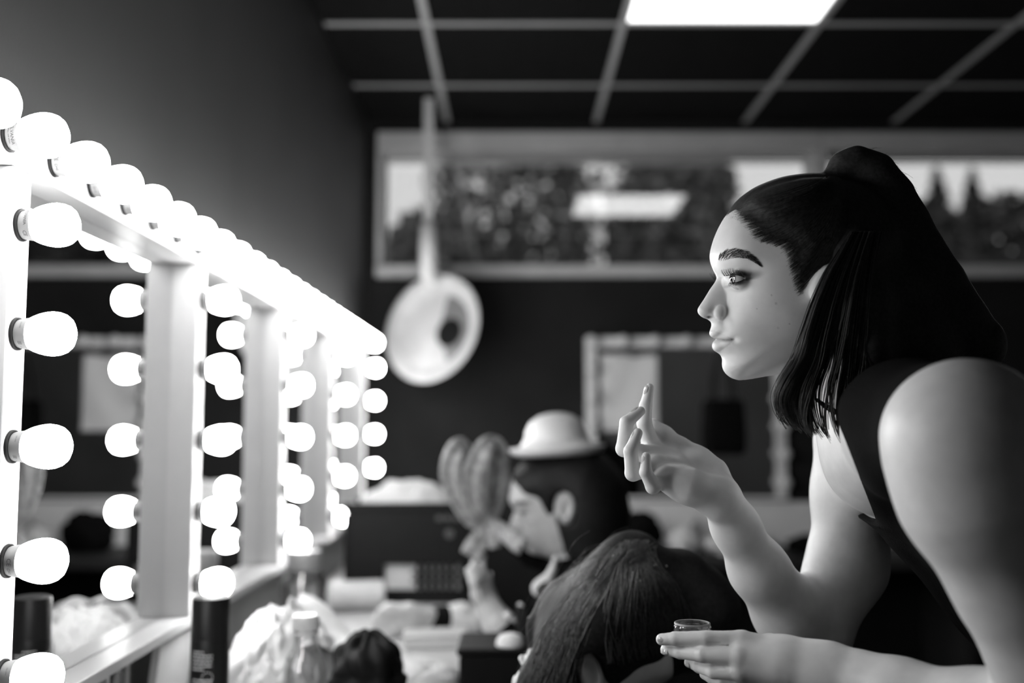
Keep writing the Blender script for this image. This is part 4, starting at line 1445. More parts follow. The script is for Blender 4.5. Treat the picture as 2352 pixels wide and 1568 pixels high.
# flyaway hairs at the crown
st = []
for i in range(46):
    j = rs.randint(1, 15)
    a0 = tc_[j]; r = tr_[j, 0]
    tj = tc_[j + 1] - tc_[j]; tj = tj / np.linalg.norm(tj); nj = np.array([tj[1], -tj[0]])
    p0 = a0 + nj * r * .95
    ln = rs.uniform(30, 110)
    dr = nj * rs.uniform(.25, .8) + tj * rs.uniform(-.2, 1.0)
    pts = [p0 + dr * ln * t + np.array([rs.gauss(0, 2), 20 * t * t]) for t in (0, .33, .66, 1)]
    st.append(HW.pt(np.array([p[0] for p in pts]), np.array([p[1] for p in pts]), np.linspace(0, rs.uniform(-.6, .6), 4)))
for i in range(26):
    u0 = rs.uniform(980, 1230); v0 = np.interp(u0, [900, 1000, 1100, 1180, 1255], [294, 259, 242, 236, 243]) + 3
    ln = rs.uniform(25, 70)
    pts = [(u0 + ln * t * .9, v0 - ln * t * rs.uniform(.1, .35) + 14 * t * t) for t in (0, .33, .66, 1)]
    st.append(HW.pt(np.array([p[0] for p in pts]), np.array([p[1] for p in pts]), np.linspace(0, rs.uniform(-.5, .5), 4)))
strands('flyaway_hairs', 'hair_strand', st, .00018, woman, 3, .5)
# loose wavy locks in front of ear and shoulder
st = []
LK0 = smooth_curve([(1400, 560), (1330, 680), (1262, 790), (1190, 950), (1130, 1120), (1075, 1270), (1000, 1390), (966, 1480), (985, 1580), (1050, 1655)], 4)
LK1 = smooth_curve([(1540, 560), (1510, 700), (1490, 850), (1480, 1000), (1470, 1150), (1460, 1300), (1450, 1450), (1460, 1600), (1480, 1730), (1500, 1800)], 4)
NK = len(LK0)
TK = np.linspace(0, 1, NK)
for lk in range(58):
    f = (lk / 57) ** .9
    base = LK0 * (1 - f) + LK1 * f
    if .42 < f < .74 and lk % 3: 
        base = base[: int(NK * rs.uniform(.45, .58))]
    n_ = len(base)
    tk = TK[:n_]
    amp = rs.uniform(6, 26); ph = rs.uniform(0, 6); fr_ = rs.uniform(7, 11)
    ou, oz = rs.gauss(0, 10), rs.gauss(0, .25)
    zb = np.interp(tk, [0, .15, .3, .5, .75, 1], [-6.9, -7.7, -8.2, -8.0, -7.2 - 1.0 * f, -6.6 - 2.4 * f])
    if rs.random() < .3: n_ = int(n_ * rs.uniform(.8, 1))
    for s in range(32 if f < .45 else 18):
        du, dz, dp = rs.gauss(0, 9), rs.gauss(0, .22), rs.gauss(0, .18)
        grow = np.clip((tk - .45) / .3, 0, 1)
        uu = base[:, 0] + ou + du * (.5 + .7 * np.sin(np.pi * tk)) + amp * grow * np.sin(fr_ * tk + ph + dp)
        vv = base[:, 1] + rs.gauss(0, 8) * tk
        zz_ = zb + oz + dz + .35 * grow * np.sin(fr_ * tk + ph + 1.5 + dp)
        k_ = max(8, int(n_ * rs.uniform(.86, 1)))
        uq, vq = cv(uu, vv, -zz_)
        st.append((HW.pt(uq[:k_], vq[:k_], zz_[:k_]), rs.uniform(.0004, .0008), 0))
strands('loose_locks', 'hair_strand', st, .0006, woman, 4, .4)

# sleeveless black top: the trunk thickened by 6 mm, cut at armholes, neck and slanting neckline
cf = Field((.28, -1.22, .78), (1.0, .02, 1.28), .0042)
cf.apply(core)
cf.F -= .006
cf.apply(chain([(2236, 1030, .79, .0600), (2268, 1130, .79, .0575), (2357, 1335, .795, .047), (2431, 1510, .80, .043)], .004, 's'))
cf.apply(chain([(1985, 1010, 1.215, .050), (1962, 1130, 1.205, .048), (1945, 1300, 1.19, .046)], .004, 's'))
cf.apply(chain([(1880, 700, 1.07, .075), (1935, 905, 1.068, .062)], .004, 's'))
_A, _B = P(1903, 930, 1.05), P(1985, 1140, 1.05)
_n = np.cross(_B - _A, P(1945, 1035, 1.0)); _n /= np.linalg.norm(_n)
if _n[0] > 0: _n = -_n
cf.apply([(lambda X, Y, Z: -((X - _A[0]) * _n[0] + (Y - _A[1]) * _n[1] + (Z - _A[2]) * _n[2]), np.array([.2, P(0, 1140, 1.05)[1], .85]), np.array([.6, .05, 1.28]), .016, 's')])
cf.apply([(lambda X, Y, Z: (Y - w2c(np.array([0., 1.05, .095]))[1]) + 0 * X + 0 * Z, np.array([.2, -1.4, .7]), np.array([1.1, -1.06, 1.3]), .003, 's')])
cv_, cq_ = cf.mesh()
mesh_obj('black_top', c2w(cv_), cq_, 'cloth_black', woman)
# halter strap and sequins on the neckline
MB().tube(c2w(np.array([P(1868, 912, 1.02), P(1895, 932, 1.018), P(1925, 950, 1.02), P(1960, 990, 1.02)])), [.0012, .0026, .0032, .004], 8).build('halter_strap', 'cloth_black', woman, smooth=True)
sq = MB()
for i in range(46):
    t = rs.random()
    if i % 2: px_, py_ = np.interp(t, [0, .5, 1], [1934, 1950, 1985]), 1000 + 130 * t
    else: px_, py_ = np.interp(t, [0, 1], [1968, 1988]), 1000 + 90 * t
    p = Vector(c2w(P(px_ + rs.gauss(0, 4), py_, 1.055 + .0 * t)))
    sq.lathe([(.0011, 0), (.0008, .0005)], 6, axis_matrix(p, (rs.gauss(-.5, .5), -1, rs.gauss(0, .5))))
sq.build('sequins', 'sequin', woman)

# little open jar held in the near hand
jc = P(1590, 1429, 1.030)
jw = Vector(c2w(jc))
jar = empty('cosmetic_jar', (jw.x, jw.y, jw.z - .022))
tag(jar, 'small open clear cosmetic jar held in the woman\u2019s near hand', 'jar')
T = Matrix.Translation((jw.x, jw.y, jw.z - .022))
MB().lathe([(.0165, 0), (.0190, .001), (.0190, .010), (.0176, .0115), (.0176, .0128), (.0188, .0138), (.0188, .0150), (.0176, .0160), (.0176, .0168), (.0188, .0178), (.0186, .0190),
            (.0178, .0200), (.0178, .0216), (.0172, .0220), (.0160, .0218), (.0158, .0040), (.0020, .0035)], 48, T).build('jar_body', 'clear_jar', jar, smooth='auto')
MB().lathe([(.0155, .0042), (.0155, .0085), (.008, .0080), (.001, .0084)], 36, T).build('cream', 'cream', jar, smooth='auto')
MB().lathe([(.0181, .0206), (.0179, .0219), (.0170, .0223), (.0160, .0220), (.0162, .0206)], 48, T, False, False).build('rim', 'lid_grey', jar, smooth=True)
# ---------------------------------------------------------------- person with the small bowler hat, bent over the counter
R2 = rot('Z', 12)
H2 = Head(np.zeros(3), 1.0, R2)
H2.o = P(1302, 1166, 2.10) - (H2.pt(1222, 850, -7.0) - H2.o)
o2 = [H2.op()]
e2c = H2.pt(1222, 850, -7.1)
o2 += [ellip(e2c, (.017, .031, .009), R2 @ rot('Z', -18), .006), ellip(e2c + np.array([-.002, 0, -.009]), (.010, .021, .008), R2 @ rot('Z', -18), .004, 's')]
o2 += chain([(1310, 1210, 2.17, .052), (1335, 1320, 2.17, .056), (1345, 1420, 2.17, .10), (1355, 1600, 2.17, .12), (1370, 1800, 2.17, .13)], .04)
o2 += chain([(1340, 1370, 2.17, .06), (1345, 1395, 1.99, .055)], .04) + chain([(1340, 1370, 2.17, .06), (1330, 1395, 2.36, .055)], .04)
o2 += chain([(1345, 1400, 1.99, .052), (1262, 1568, 1.99, .044), (1150, 1440, 2.02, .030), (1128, 1405, 2.03, .026)], .02)      # near arm
o2 += chain([(1330, 1400, 2.36, .052), (1230, 1520, 2.34, .044), (1060, 1418, 2.30, .030), (1000, 1424, 2.28, .027)], .02)      # far arm
# near hand held up
for dx, dy, ex, ey, dd in ((-14, -30, -34, -70, 0), (-6, -36, -22, -86, .012), (4, -36, -2, -78, .022), (12, -30, 14, -60, .03)):
    o2 += chain([(1128, 1405, 2.03, .022), (1112 + dx, 1382 + dy * .5, 2.025 + dd, .014), (1110 + ex * .6, 1378 + ey * .6, 2.02 + dd, .010), (1110 + ex, 1380 + ey, 2.03 + dd, .008)], .008)
# far hand reaching left over the counter
for q, (dy, ln) in enumerate(((-22, 92), (-8, 104), (8, 100), (22, 80))):
    o2 += chain([(1000, 1430, 2.28, .024), (948, 1424 + dy * .8, 2.25, .016), (985 - ln, 1418 + dy + q * 3, 2.23, .011), (965 - ln, 1424 + dy * .9 + q * 5, 2.22, .009)], .010)
o2 += chain([(985, 1412, 2.26, .016), (940, 1398, 2.24, .012), (905, 1400, 2.23, .010)], .010)
for sg_ in (-1, 1):
    hip = P(1372, 1840, 2.17 + .09 * sg_)
    kn = w2c(np.array([-.02 + .12, 2.15 + .11 * sg_, .50])); ft = w2c(np.array([.12, 2.15 + .11 * sg_, .05]))
    o2 += chain3([(hip, .085), (kn, .058), (ft, .040)], .03)
    o2 += [cone(w2c(np.array([.13, 2.15 + .11 * sg_, .034])), w2c(np.array([-.03, 2.15 + .11 * sg_, .028])), .032, .026, .02)]
b2lo = np.minimum(H2.pt(520, 200, -8.5), H2.pt(1750, 1450, 8.5)) - .02; b2hi = np.maximum(H2.pt(520, 200, -8.5), H2.pt(1750, 1450, 8.5)) + .02
v2, q2 = sculpt(o2, [(b2lo, b2hi, .0022)], (np.array([-.34, -1.45, 1.85]), np.array([.40, .0, 2.46]), .005))
uu_, vv_, zz2 = H2.local(v2[:, 0], v2[:, 1], v2[:, 2])
tn2 = np.ones(len(v2))
near2 = (np.abs(zz2) < 8.5) & (uu_ > 500) & (uu_ < 1300) & (vv_ > 400) & (vv_ < 1400)
for (a, b, c, d, e_) in ((745, 712, 120, 26, .85), (738, 822, 64, 30, .85), (660, 1160, 56, 34, .45), (640, 1085, 30, 30, .2)):
    tn2 *= 1 - e_ * np.exp(-(((uu_ - a) / c) ** 2 + ((vv_ - b) / d) ** 2) ** 1.5) * near2
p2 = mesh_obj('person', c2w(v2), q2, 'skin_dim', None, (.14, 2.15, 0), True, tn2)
tag(p2, 'dark-haired person in a small pale bowler hat and big bow, bent over the counter', 'person')
# hair
hp2 = [(1290, 560, -1, .052), (1420, 640, -1, .072), (1480, 820, -1, .080), (1470, 1050, -1.5, .078), (1440, 1300, -2, .072)]
f2 = Field(b2lo - np.array([.02, .10, .03]), b2hi + np.array([.14, .04, .03]), .004)
HT2 = np.clip(dh * .5, -.35, .9)
h22 = np.where(w2 > 0, np.sign(wf + HT2) * (wf + HT2) ** 2, w2 + 3.5 * np.maximum(HT2, 0))
g2x, g2y = np.gradient(h22, MST * S_)
f2.apply([H2.op(.002, h22, g2x ** 2 + g2y ** 2)])
f2.apply(chain3([(H2.pt(u, v, z), r) for u, v, z, r in hp2], .02))
f2.apply([ellip(e2c + np.array([-.004, 0, -.01]), (.022, .036, .035), R2, .006, 's')])
hv2, hq2 = f2.mesh()
mesh_obj('hair', c2w(hv2), hq2, 'hair_flat', p2)
# black clothes
co = chain([(1330, 1310, 2.17, .066), (1345, 1420, 2.17, .110), (1355, 1600, 2.17, .130), (1370, 1800, 2.17, .14)], .04)
co += chain([(1340, 1370, 2.17, .068), (1345, 1395, 1.99, .064)], .04) + chain([(1340, 1370, 2.17, .068), (1330, 1395, 2.36, .064)], .04)
co += chain([(1345, 1400, 1.99, .062), (1262, 1568, 1.99, .056), (1172, 1466, 2.015, .044)], .02)
co += chain([(1330, 1400, 2.36, .062), (1230, 1520, 2.34, .055), (1098, 1434, 2.312, .040)], .02)
for sg_ in (-1, 1):
    hip = P(1372, 1840, 2.17 + .09 * sg_)
    kn = w2c(np.array([.10, 2.15 + .11 * sg_, .50])); ft = w2c(np.array([.12, 2.15 + .11 * sg_, .10]))
    co += chain3([(hip, .098), (kn, .070), (ft, .055)], .03)
f2 = Field((-.10, -1.35, 1.85), (.46, -.10, 2.52), .007)
f2.apply(co)
a_, b_ = f2.mesh()
mesh_obj('black_clothes', c2w(a_), b_, 'cloth_black', p2)
# white cuff, black wrist band, pale collar point
A_, B_ = P(1078, 1437, 2.305), P(1030, 1431, 2.29)
f2 = Field(np.minimum(A_, B_) - .06, np.maximum(A_, B_) + .06, .003); f2.apply([cone(A_, B_, .044, .040, .005)])
a_, b_ = f2.mesh(); mesh_obj('white_cuff', c2w(a_), b_, 'cloth_white', p2)
A_, B_ = P(1024, 1430, 2.287), P(1004, 1430, 2.281)
f2 = Field(np.minimum(A_, B_) - .06, np.maximum(A_, B_) + .06, .003); f2.apply([cone(A_, B_, .0385, .036, .005)])
a_, b_ = f2.mesh(); mesh_obj('wrist_band', c2w(a_), b_, 'cloth_black', p2)
f2 = Field(P(1210, 1400, 1.95) - .02, P(1300, 1260, 1.95) + .06, .003)
f2.apply(chain([(1240, 1352, 1.945, .016), (1250, 1346, 1.945, .0165), (1268, 1310, 1.95, .006), (1276, 1280, 1.955, .005)], .01))
a_, b_ = f2.mesh(); mesh_obj('collar_point', c2w(a_), b_, 'cloth_white', p2)
# the bow at the throat: two loops, knot, two tails
def ribbon(name, pts, widths, thick=.006, m='bow_fabric', par=None, roll=None):
    pts = [np.array(p, float) for p in pts]
    vs, fs = [], []
    k = len(pts)
    nn = 9
    for i in range(k):
        t = pts[min(i + 1, k - 1)] - pts[max(i - 1, 0)]
        t = t / (np.linalg.norm(t) + 1e-9)
        nrm_ = np.array([0, 0, -1.0]); nrm_ = nrm_ - t * (nrm_ @ t); nrm_ /= np.linalg.norm(nrm_)
        s = np.cross(t, nrm_)
        for j in range(nn):
            q = (j / (nn - 1) - .5) * 2
            fold = .25 * widths[i] * math.cos(q * 5.0 + i * .15)
            vs.append(pts[i] + s * widths[i] * q + nrm_ * fold * .6)
    for i in range(k - 1):
        for j in range(nn - 1):
            fs.append((i * nn + j, i * nn + j + 1, (i + 1) * nn + j + 1, (i + 1) * nn + j))
    o = MB().add(c2w(np.array(vs)), fs).build(name, m, par, smooth=True)
    sd = o.modifiers.new('thickness', 'SOLIDIFY'); sd.thickness = thick
    return o
KN = (1127, 1197, 2.17)
def rp(l): return [P(*q) for q in smooth_curve(np.array(l, float), 5)]
def wd(a, n_): return list(np.interp(np.linspace(0, 1, n_), np.linspace(0, 1, len(a)), a))
for nm, l, ws in (('bow_loop', [KN, (1088, 1190, 2.15), (1052, 1140, 2.13), (1036, 1085, 2.12), (1046, 1035, 2.12), (1062, 1022, 2.15), (1066, 1060, 2.18), (1090, 1130, 2.19), KN], [.012, .022, .020, .022, .018, .012, .020, .018, .012]),
                  ('bow_loop', [KN, (1098, 1160, 2.14), (1092, 1095, 2.12), (1108, 1040, 2.11), (1130, 1014, 2.13), (1144, 1040, 2.16), (1146, 1110, 2.18), (1136, 1160, 2.19), KN], [.012, .024, .026, .022, .012, .020, .022, .018, .012]),
                  ('bow_tail', [KN, (1112, 1222, 2.16), (1094, 1250, 2.15), (1082, 1276, 2.15)], [.010, .018, .022, .020]),
                  ('bow_tail', [KN, (1156, 1220, 2.12), (1184, 1240, 2.06), (1204, 1254, 2.04)], [.010, .018, .020, .016]),
                  ('bow_tail', [KN, (1132, 1224, 2.155), (1138, 1258, 2.15)], [.010, .014, .012])):
    pts = rp(l)
    ribbon(nm, pts, wd(ws, len(pts)), par=p2)
f2 = Field(P(*KN) - .03, P(*KN) + .03, .002); f2.apply([ellip(P(*KN) + np.array([0, 0, -.006]), (.012, .014, .012), None, .002)])
a_, b_ = f2.mesh(); mesh_obj('bow_knot', c2w(a_), b_, 'bow_fabric', p2)
ribbon('neck_ribbon', [P(1140, 1212, 2.17), P(1210, 1285, 2.14), P(1280, 1305, 2.12), P(1330, 1300, 2.11)], [.010, .014, .018, .02], par=p2, m='cloth_black')

# bowler hat
hc = c2w(P(1280, 1046, 2.17))
hat = empty('bowler_hat', tuple(hc))
tag(hat, 'small pale bowler hat on the head of the bent person', 'hat')
T = Matrix.Translation(Vector(hc)) @ Matrix.Rotation(math.radians(-3), 4, 'Y')
sc_ = 2.17 / F_PX
MB().lathe([(72 * sc_, .003), (73 * sc_, 14 * sc_), (74 * sc_, 34 * sc_), (70 * sc_, 58 * sc_), (58 * sc_, 80 * sc_), (38 * sc_, 93 * sc_), (16 * sc_, 98 * sc_), (.0005, 99 * sc_)], 48, T, False, True).build('crown', 'hat_white', hat, smooth=True)
MB().lathe([(70 * sc_, .000), (84 * sc_, .001), (100 * sc_, 4 * sc_), (109 * sc_, 11 * sc_), (112 * sc_, 17 * sc_), (110 * sc_, 21 * sc_), (103 * sc_, 17 * sc_), (92 * sc_, 19 * sc_), (80 * sc_, 30 * sc_), (74 * sc_, 40 * sc_)], 48, T, False, False).build('brim', 'hat_white', hat, smooth=True)

# ---------------------------------------------------------------- person with brown hair, head bent low in the foreground
R3 = rot('Z', -24)
H3 = Head(np.zeros(3), 1.0, R3, -1.0)
H3.o = P(1352, 1540, 1.26) - (H3.pt(1222, 850, -7.0) - H3.o)
o3 = [H3.op()]
e3c = H3.pt(1222, 850, -7.3)
Re3 = R3 @ rot('Z', 40) @ rot('Y', -16)
o3 += [ellip(e3c, (.0165, .031, .0085), Re3, .006), ellip(e3c + np.array([.004, -.003, -.009]), (.0095, .020, .0080), Re3, .004, 's')]
nk = H3.pt(1300, 1150, 0); 
tr3 = [(nk, .050), (nk + np.array([-.05, -.10, .01]), .060), (nk + np.array([-.02, -.20, .03]), .11), (w2c(np.array([.12, 1.36, .62])), .13)]
o3 += chain3(tr3, .04)
for sg_ in (-1, 1):
    sh = nk + np.array([-.04, -.16, .17 * sg_ + .02])
    el = w2c(np.array([.14, 1.36 + .22 * sg_, .66])); hnd = w2c(np.array([.30, 1.36 + .12 * sg_, .60]))
    o3 += chain3([(nk + np.array([-.04, -.12, .02]), .06), (sh, .052), (el, .042), (hnd, .030)], .03)
    hip = w2c(np.array([.12, 1.36 + .09 * sg_, .56])); kn = w2c(np.array([.52, 1.36 + .10 * sg_, .52])); ft = w2c(np.array([.50, 1.36 + .10 * sg_, .05]))
    o3 += chain3([(hip, .085), (kn, .060), (ft, .040)], .03)
    o3 += [cone(w2c(np.array([.49, 1.36 + .10 * sg_, .033])), w2c(np.array([.66, 1.36 + .10 * sg_, .028])), .032, .026, .02)]
c3 = H3.o
v3, q3 = sculpt(o3, [(c3 - .13, c3 + .13, .0022)], (np.array([-.10, -1.30, 1.02]), np.array([.72, .0, 1.62]), .006))
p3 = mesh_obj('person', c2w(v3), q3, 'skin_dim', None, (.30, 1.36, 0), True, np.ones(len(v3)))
tag(p3, 'brown-haired person with head bent low in the foreground, ear showing', 'person')
f3 = Field(c3 - np.array([.24, .22, .17]), c3 + np.array([.20, .18, .17]), .003)
HL3 = np.clip(dh * .30, -.35, .35)
h33 = np.where(w2 > 0, np.sign(wf + HL3) * (wf + HL3) ** 2, w2 + 3.5 * np.maximum(HL3, 0))
g3x, g3y = np.gradient(h33, MST * S_)
f3.apply([H3.op(.002, h33, g3x ** 2 + g3y ** 2)])
f3.apply(chain([(1480, 1310, 1.30, .028), (1455, 1290, 1.31, .032), (1435, 1350, 1.31, .052), (1400, 1420, 1.31, .054)], .03))
f3.apply(chain([(1425, 1350, 1.29, .040), (1375, 1410, 1.28, .036), (1315, 1490, 1.28, .034), (1262, 1580, 1.28, .034), (1235, 1660, 1.28, .034)], .03))
f3.apply(chain([(1560, 1330, 1.33, .040), (1600, 1400, 1.34, .050), (1590, 1460, 1.34, .045)], .03))
f3.apply([ellip(e3c + np.array([.006, -.008, -.012]), (.020, .036, .040), Re3, .006, 's')])
hv3, hq3 = f3.mesh()
mesh_obj('hair', c2w(hv3), hq3, 'hair_brown', p3)
# strands laid over that hair: project guide curves on the surface of the field
def field_depth(f, a, b):
    """nearest surface depth (camera side) at camera-frame direction pixel coordinates"""
    i = int(round((a - f.lo[0]) / f.h)); j = int(round((b - f.lo[1]) / f.h))
    if not (0 <= i < f.n[0] and 0 <= j < f.n[1]): return None
    col = f.F[i, j]
    k = np.argmax(col < 0)
    return f.ax[2][k] if col[k] < 0 else None
st = []
rs3 = random.Random(31)
for i in range(640):
    t0 = rs3.random()
    x0, y0 = 1462 + rs3.gauss(0, 16), 1250 + rs3.gauss(0, 14)
    if t0 < .62:
        f = rs3.random()
        x1, y1 = 1345 - 60 * f + rs3.gauss(0, 12), 1400 + 30 * rs3.random(); x2, y2 = 1330 - 150 * f, 1600
    else:
        f = rs3.random()
        x1, y1 = 1400 + 150 * f, 1340 + 30 * rs3.random(); x2, y2 = 1400 + 190 * f, 1500 + 30 * rs3.random() - 40 * f
    pts, last = [], None
    for t in np.linspace(0, 1, 16):
        px_ = (1 - t) ** 2 * x0 + 2 * t * (1 - t) * (2 * x1 - .5 * (x0 + x2)) + t * t * x2 + (4 + 12 * t) * math.sin(5 * t + (i % 13))
        py_ = (1 - t) ** 2 * y0 + 2 * t * (1 - t) * (2 * y1 - .5 * (y0 + y2)) + t * t * y2
        d = last or 1.26
        for _ in range(3):
            p = P(px_, py_, d)
            dd = field_depth(f3, p[0], p[1])
            if dd is None: break
            d = dd
        if dd is None:
            d = last
            if d is None: continue
        if last is not None: d = last + max(-.012, min(.012, d - last))
        last = d
        pts.append((px_, py_, d))
    if len(pts) > 6:
        dd_ = np.array([q[2] for q in pts])
        pad_ = np.pad(dd_, 3, mode='edge')
        sm = np.convolve(pad_, np.ones(7) / 7, 'valid')
        lf = .0015 + .003 * rs3.random()
        sm = np.minimum(sm, dd_ + .001) - lf
        sm = np.convolve(np.pad(sm, 2, mode='edge'), np.ones(5) / 5, 'valid')
        st.append((np.array([P(q[0], q[1], z_q) for q, z_q in zip(pts, sm)]), rs3.uniform(.0003, .0007), 0))
for i in range(70):     # loose hairs on the outline
    x0, y0 = 1405 + rs3.gauss(0, 34), 1285 + rs3.gauss(0, 30)
    pts = [(x0, y0), (x0 - 35 + rs3.gauss(0, 8), y0 + 20 + rs3.gauss(0, 6)), (x0 - 80 + rs3.gauss(0, 14), y0 + 70), (x0 - 120 + rs3.gauss(0, 20), y0 + 150)]
    st.append((np.array([P(a, b, 1.27) for a, b in smooth_curve(np.array(pts), 4)]), .0002, 0))
strands('hair_strands', 'hair_brown_strand', st, .0004, p3, 4, .5)
gl = MB()
for i in range(26):
    q = P(1470 + rs3.gauss(0, 26), 1285 + rs3.gauss(0, 18), 1.30)
    d = field_depth(f3, q[0], q[1])
    if d is None: continue
    q = np.array([q[0], q[1], d - .001])
    gl.lathe([(.0012, 0), (.0006, .0008)], 6, axis_matrix(c2w(q), (rs3.gauss(-.6, .4), -1, rs3.gauss(0, .5))))
gl.build('glitter', 'sequin', p3)
co = chain3([(tr3[1][0], .068)] + [(p, r + .008) for p, r in tr3[2:]], .04)
for sg_ in (-1, 1):
    sh = nk + np.array([-.04, -.16, .17 * sg_ + .02]); el = w2c(np.array([.14, 1.36 + .22 * sg_, .66]))
    co += chain3([(nk + np.array([-.04, -.13, .02]), .066), (sh, .060), (el, .050)], .03)
    hip = w2c(np.array([.12, 1.36 + .09 * sg_, .56])); kn = w2c(np.array([.52, 1.36 + .10 * sg_, .52])); ft = w2c(np.array([.50, 1.36 + .10 * sg_, .10]))
    co += chain3([(hip, .094), (kn, .070), (ft, .055)], .03)
f4 = Field((-.12, -1.25, 1.0), (.70, -.20, 1.72), .008)
f4.apply(co)
a_, b_ = f4.mesh()
mesh_obj('black_clothes', c2w(a_), b_, 'cloth_black', p3)

# stools
for (x, y, zt_, lab) in ((.12, 1.36, .455, 'low round stool under the brown-haired person'),):
    s = empty('stool', (x, y, 0))
    tag(s, lab, 'stool')
    MB().lathe([(.16, zt_ - .05), (.17, zt_ - .045), (.17, zt_ - .005), (.16, zt_)], 36, Matrix.Translation((x, y, 0))).build('seat', 'plastic_black', s, smooth='auto')
    for i in range(4):
        a = math.pi / 4 + i * math.pi / 2
        MB().tube([(x + .11 * math.cos(a), y + .11 * math.sin(a), zt_ - .052), (x + .16 * math.cos(a), y + .16 * math.sin(a), .0)], .011, 10).build('leg', 'frame_grey', s, smooth=True)

# ---------------------------------------------------------------- black trolley beside the counter, with sponge and brushes
t0 = empty('trolley', (.03, 1.86, 0))
tag(t0, 'black box trolley standing at the front of the counter', 'trolley')
MB().box((-.090, 1.78, .03), (.125, 1.92, .815)).build('body', 'plastic_black', t0, bevel=.004)
MB().box((-.094, 1.776, .8155), (.129, 1.924, .828)).build('top', 'plastic_black', t0, bevel=.004)
for xx in (-.06, .095):
    for yy in (1.81, 1.89):
        MB().lathe([(.012, 0), (.014, .015), (.012, .0298)], 14, Matrix.Translation((xx, yy, 0))).build('caster', 'desk_dark', t0, smooth=True)
sp = MB().lathe([(.0235, .0005), (.0250, .003), (.0235, .011), (.018, .0185), (.009, .0215), (.0005, .0222)], 32, Matrix.Translation((-.003, 1.80, .828)))
tag(sp.build('makeup_sponge', 'cloth_white', smooth='auto', origin=(-.003, 1.80, .828)), 'white half-round make-up sponge on the black trolley', 'sponge')
cu = MB().lathe([(.020, .0005), (.022, .002), (.024, .060), (.0225, .060), (.0205, .004), (.001, .004)], 28, Matrix.Translation((.030, 1.86, .828)), True, True)
tag(cu.build('brush_cup', 'plastic_black', smooth='auto', origin=(.030, 1.86, .828)), 'small black cup with brushes on the trolley', 'cup')
for (a, b, lab) in (((.030, 1.862, .836), tuple(c2w(P(1192, 1384, 1.84))), 'pale upright brush in the black cup'),
                    ((.040, 1.855, .836), tuple(c2w(P(1158, 1408, 1.83))), 'grey slanting brush in the black cup')):
    br_ = empty('makeup_brush', a)
    tag(br_, lab, 'brush')
    A_, B_ = Vector(a), Vector(b)
    MB().tube([A_, A_.lerp(B_, .55)], .003, 8).build('handle', 'roll_grey', br_, smooth=True)
    MB().tube([A_.lerp(B_, .55), A_.lerp(B_, .75)], [.0035, .005], 10).build('ferrule', 'lid_grey', br_, smooth=True)
    MB().tube([A_.lerp(B_, .75), A_.lerp(B_, .9), B_], [.005, .0075, .003], 10).build('bristles', 'cloth_white', br_, smooth=True)

# black ruffled hairpiece with a white clip
hx_, hy_ = -.228, 1.655
hpz = empty('hairpiece', (hx_, hy_, DZ))
tag(hpz, 'black ruffled hairpiece with a white clip at the bottom of the picture', 'hairpiece')
vs, fs = [], []
nu_, nv_ = 90, 44
for j in range(nv_ + 1):
    th = math.pi * j / nv_
    for i in range(nu_):
        a = 2 * math.pi * i / nu_
        r = 1 + .10 * abs(math.sin(2.5 * a + 2.2 * math.sin(2 * th + 1))) * math.sin(th) ** .5 + .07 * math.sin(5 * th + 3 * a + 1.7 * math.sin(2 * a)) + .045 * math.sin(9 * a + 4 * th + 2 * math.sin(3 * th)) + .03 * math.sin(7 * th - 4 * a)
        r *= (.92 if th < 1.6 else 1.05)
        vs.append((hx_ + .056 * r * math.sin(th) * math.cos(a), hy_ + .052 * r * math.sin(th) * math.sin(a), max(DZ + .0015, DZ + .066 + .066 * r * math.cos(th))))
for j in range(nv_):
    for i in range(nu_):
        fs.append((j * nu_ + i, (j + 1) * nu_ + i, (j + 1) * nu_ + (i + 1) % nu_, j * nu_ + (i + 1) % nu_))
MB().add(vs, fs).build('ruffles', 'plastic_black', hpz, smooth=True)
q0 = c2w(P(902, 1498, 1.66))
MB().tube([q0 + np.array([.008 * math.cos(t) - .001, -.002 * math.sin(t), .011 * math.sin(t)]) for t in np.linspace(.4, 5.6, 16)], .0035, 8).build('clip', 'plastic_white', hpz, smooth=True)

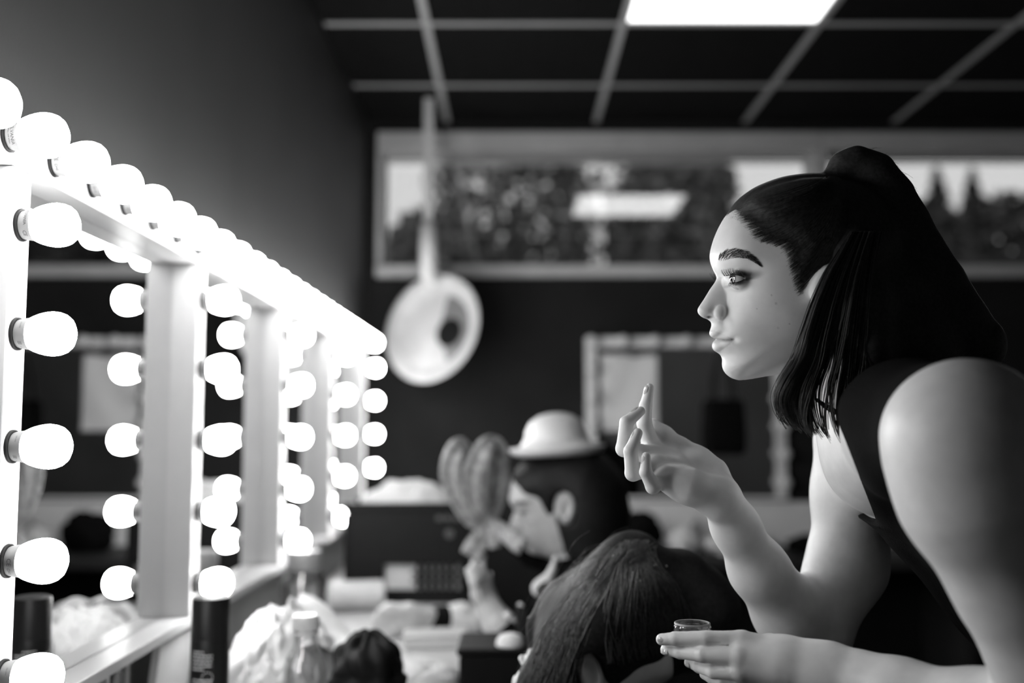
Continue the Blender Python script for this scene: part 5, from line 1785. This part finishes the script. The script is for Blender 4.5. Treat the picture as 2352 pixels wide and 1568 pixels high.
# ---------------------------------------------------------------- outside: ground and trees
struct(MB().box((-40, YB + .6, -1.2), (40, 60, -1.0)), 'ground', 'grass')
def tree(x, y, zc, rx, rz, seed, label, kind='round', n_=2600, m='leaf', leaf=.16):
    t = empty('tree', (x, y, -1.0))
    tag(t, label, 'tree', 'trees beyond the window')
    rr = np.random.default_rng(seed)
    MB().tube([(x, y, -1.0), (x + .1, y, zc * .5), (x, y, zc)], [.22, .18, .10], 10).build('trunk', 'bark', t, smooth=True)
    if kind == 'round':
        d = rr.normal(size=(n_, 3)); d /= np.linalg.norm(d, axis=1)[:, None]
        nb = rr.normal(size=(10, 3)); nb /= np.linalg.norm(nb, axis=1)[:, None]
        lump = 1 + .28 * np.max(np.maximum(d @ nb.T - .6, 0), axis=1) / .4 - .1
        rad = (rr.uniform(.35, 1, n_) ** .4) * lump
        c = np.array([x, y, zc]) + d * rad[:, None] * np.array([rx, rx * .8, rz])
    else:
        h = rr.uniform(0, 1, n_) ** .75
        a = rr.uniform(0, 2 * math.pi, n_)
        tier = .55 + .45 * np.abs(np.sin(h * 26))
        rad = rx * (h ** .9) * tier * rr.uniform(.3, 1, n_) ** .5
        c = np.stack([x + rad * np.cos(a), y + rad * np.sin(a), zc + rz - 2 * rz * h - .12 * rad], -1)
    ax1 = rr.normal(size=(n_, 3)); ax1 /= np.linalg.norm(ax1, axis=1)[:, None]
    ax2 = np.cross(ax1, rr.normal(size=(n_, 3))); ax2 /= np.linalg.norm(ax2, axis=1)[:, None]
    s = (leaf * rr.uniform(.6, 1.4, n_))[:, None]
    vv = np.stack([c - ax1 * s, c - ax2 * s * .6, c + ax1 * s, c + ax2 * s * .6], 1).reshape(-1, 3)
    qq = np.arange(n_ * 4).reshape(-1, 4)
    o = mesh_obj('crown', vv, qq, m, t, smooth=False)
    o['kind'] = 'stuff'
def tp(px, py, Y): return on_plane_y(px, py, Y)
spec = [(1180, 480, 13, 1.05, 1.5, 'broad leafy tree outside, left of the reflected light panel', 'round', 'leaf'),
        (1400, 440, 16, 1.75, 2.0, 'dense tree outside behind the reflected light panel', 'round', 'leaf_dark'),
        (1555, 520, 11, .62, 1.05, 'rounded tree outside whose edge slopes towards the woman\u2019s forehead', 'round', 'leaf'),
        (1005, 620, 10, .50, .55, 'low bushy tree outside in the left corner of the window', 'round', 'leaf'),
        (1790, 640, 17, 1.5, 1.2, 'dark tree outside hidden behind the woman\u2019s head', 'round', 'leaf_dark'),
        (2155, 500, 20, .62, 1.0, 'slim pointed conifer outside, first right of the ponytail', 'conifer', 'leaf_dark'),
        (2236, 500, 20.5, .62, 1.0, 'slim pointed conifer outside, second right of the ponytail', 'conifer', 'leaf_dark'),
        (2090, 585, 15, .95, .78, 'bushy dark tree outside below the two conifers', 'round', 'leaf_dark'),
        (2330, 585, 15, .80, .85, 'bushy dark tree outside at the right edge of the window', 'round', 'leaf_dark')]
for i, (px_, py_, Y, rx, rz, lab, kd, mm) in enumerate(spec):
    p = tp(px_, py_, Y)
    tree(p[0], Y, p[2], rx, rz, 100 + i, lab, kd, 2500 if kd == 'round' else 1800, mm, .09 if kd == 'round' else .08)
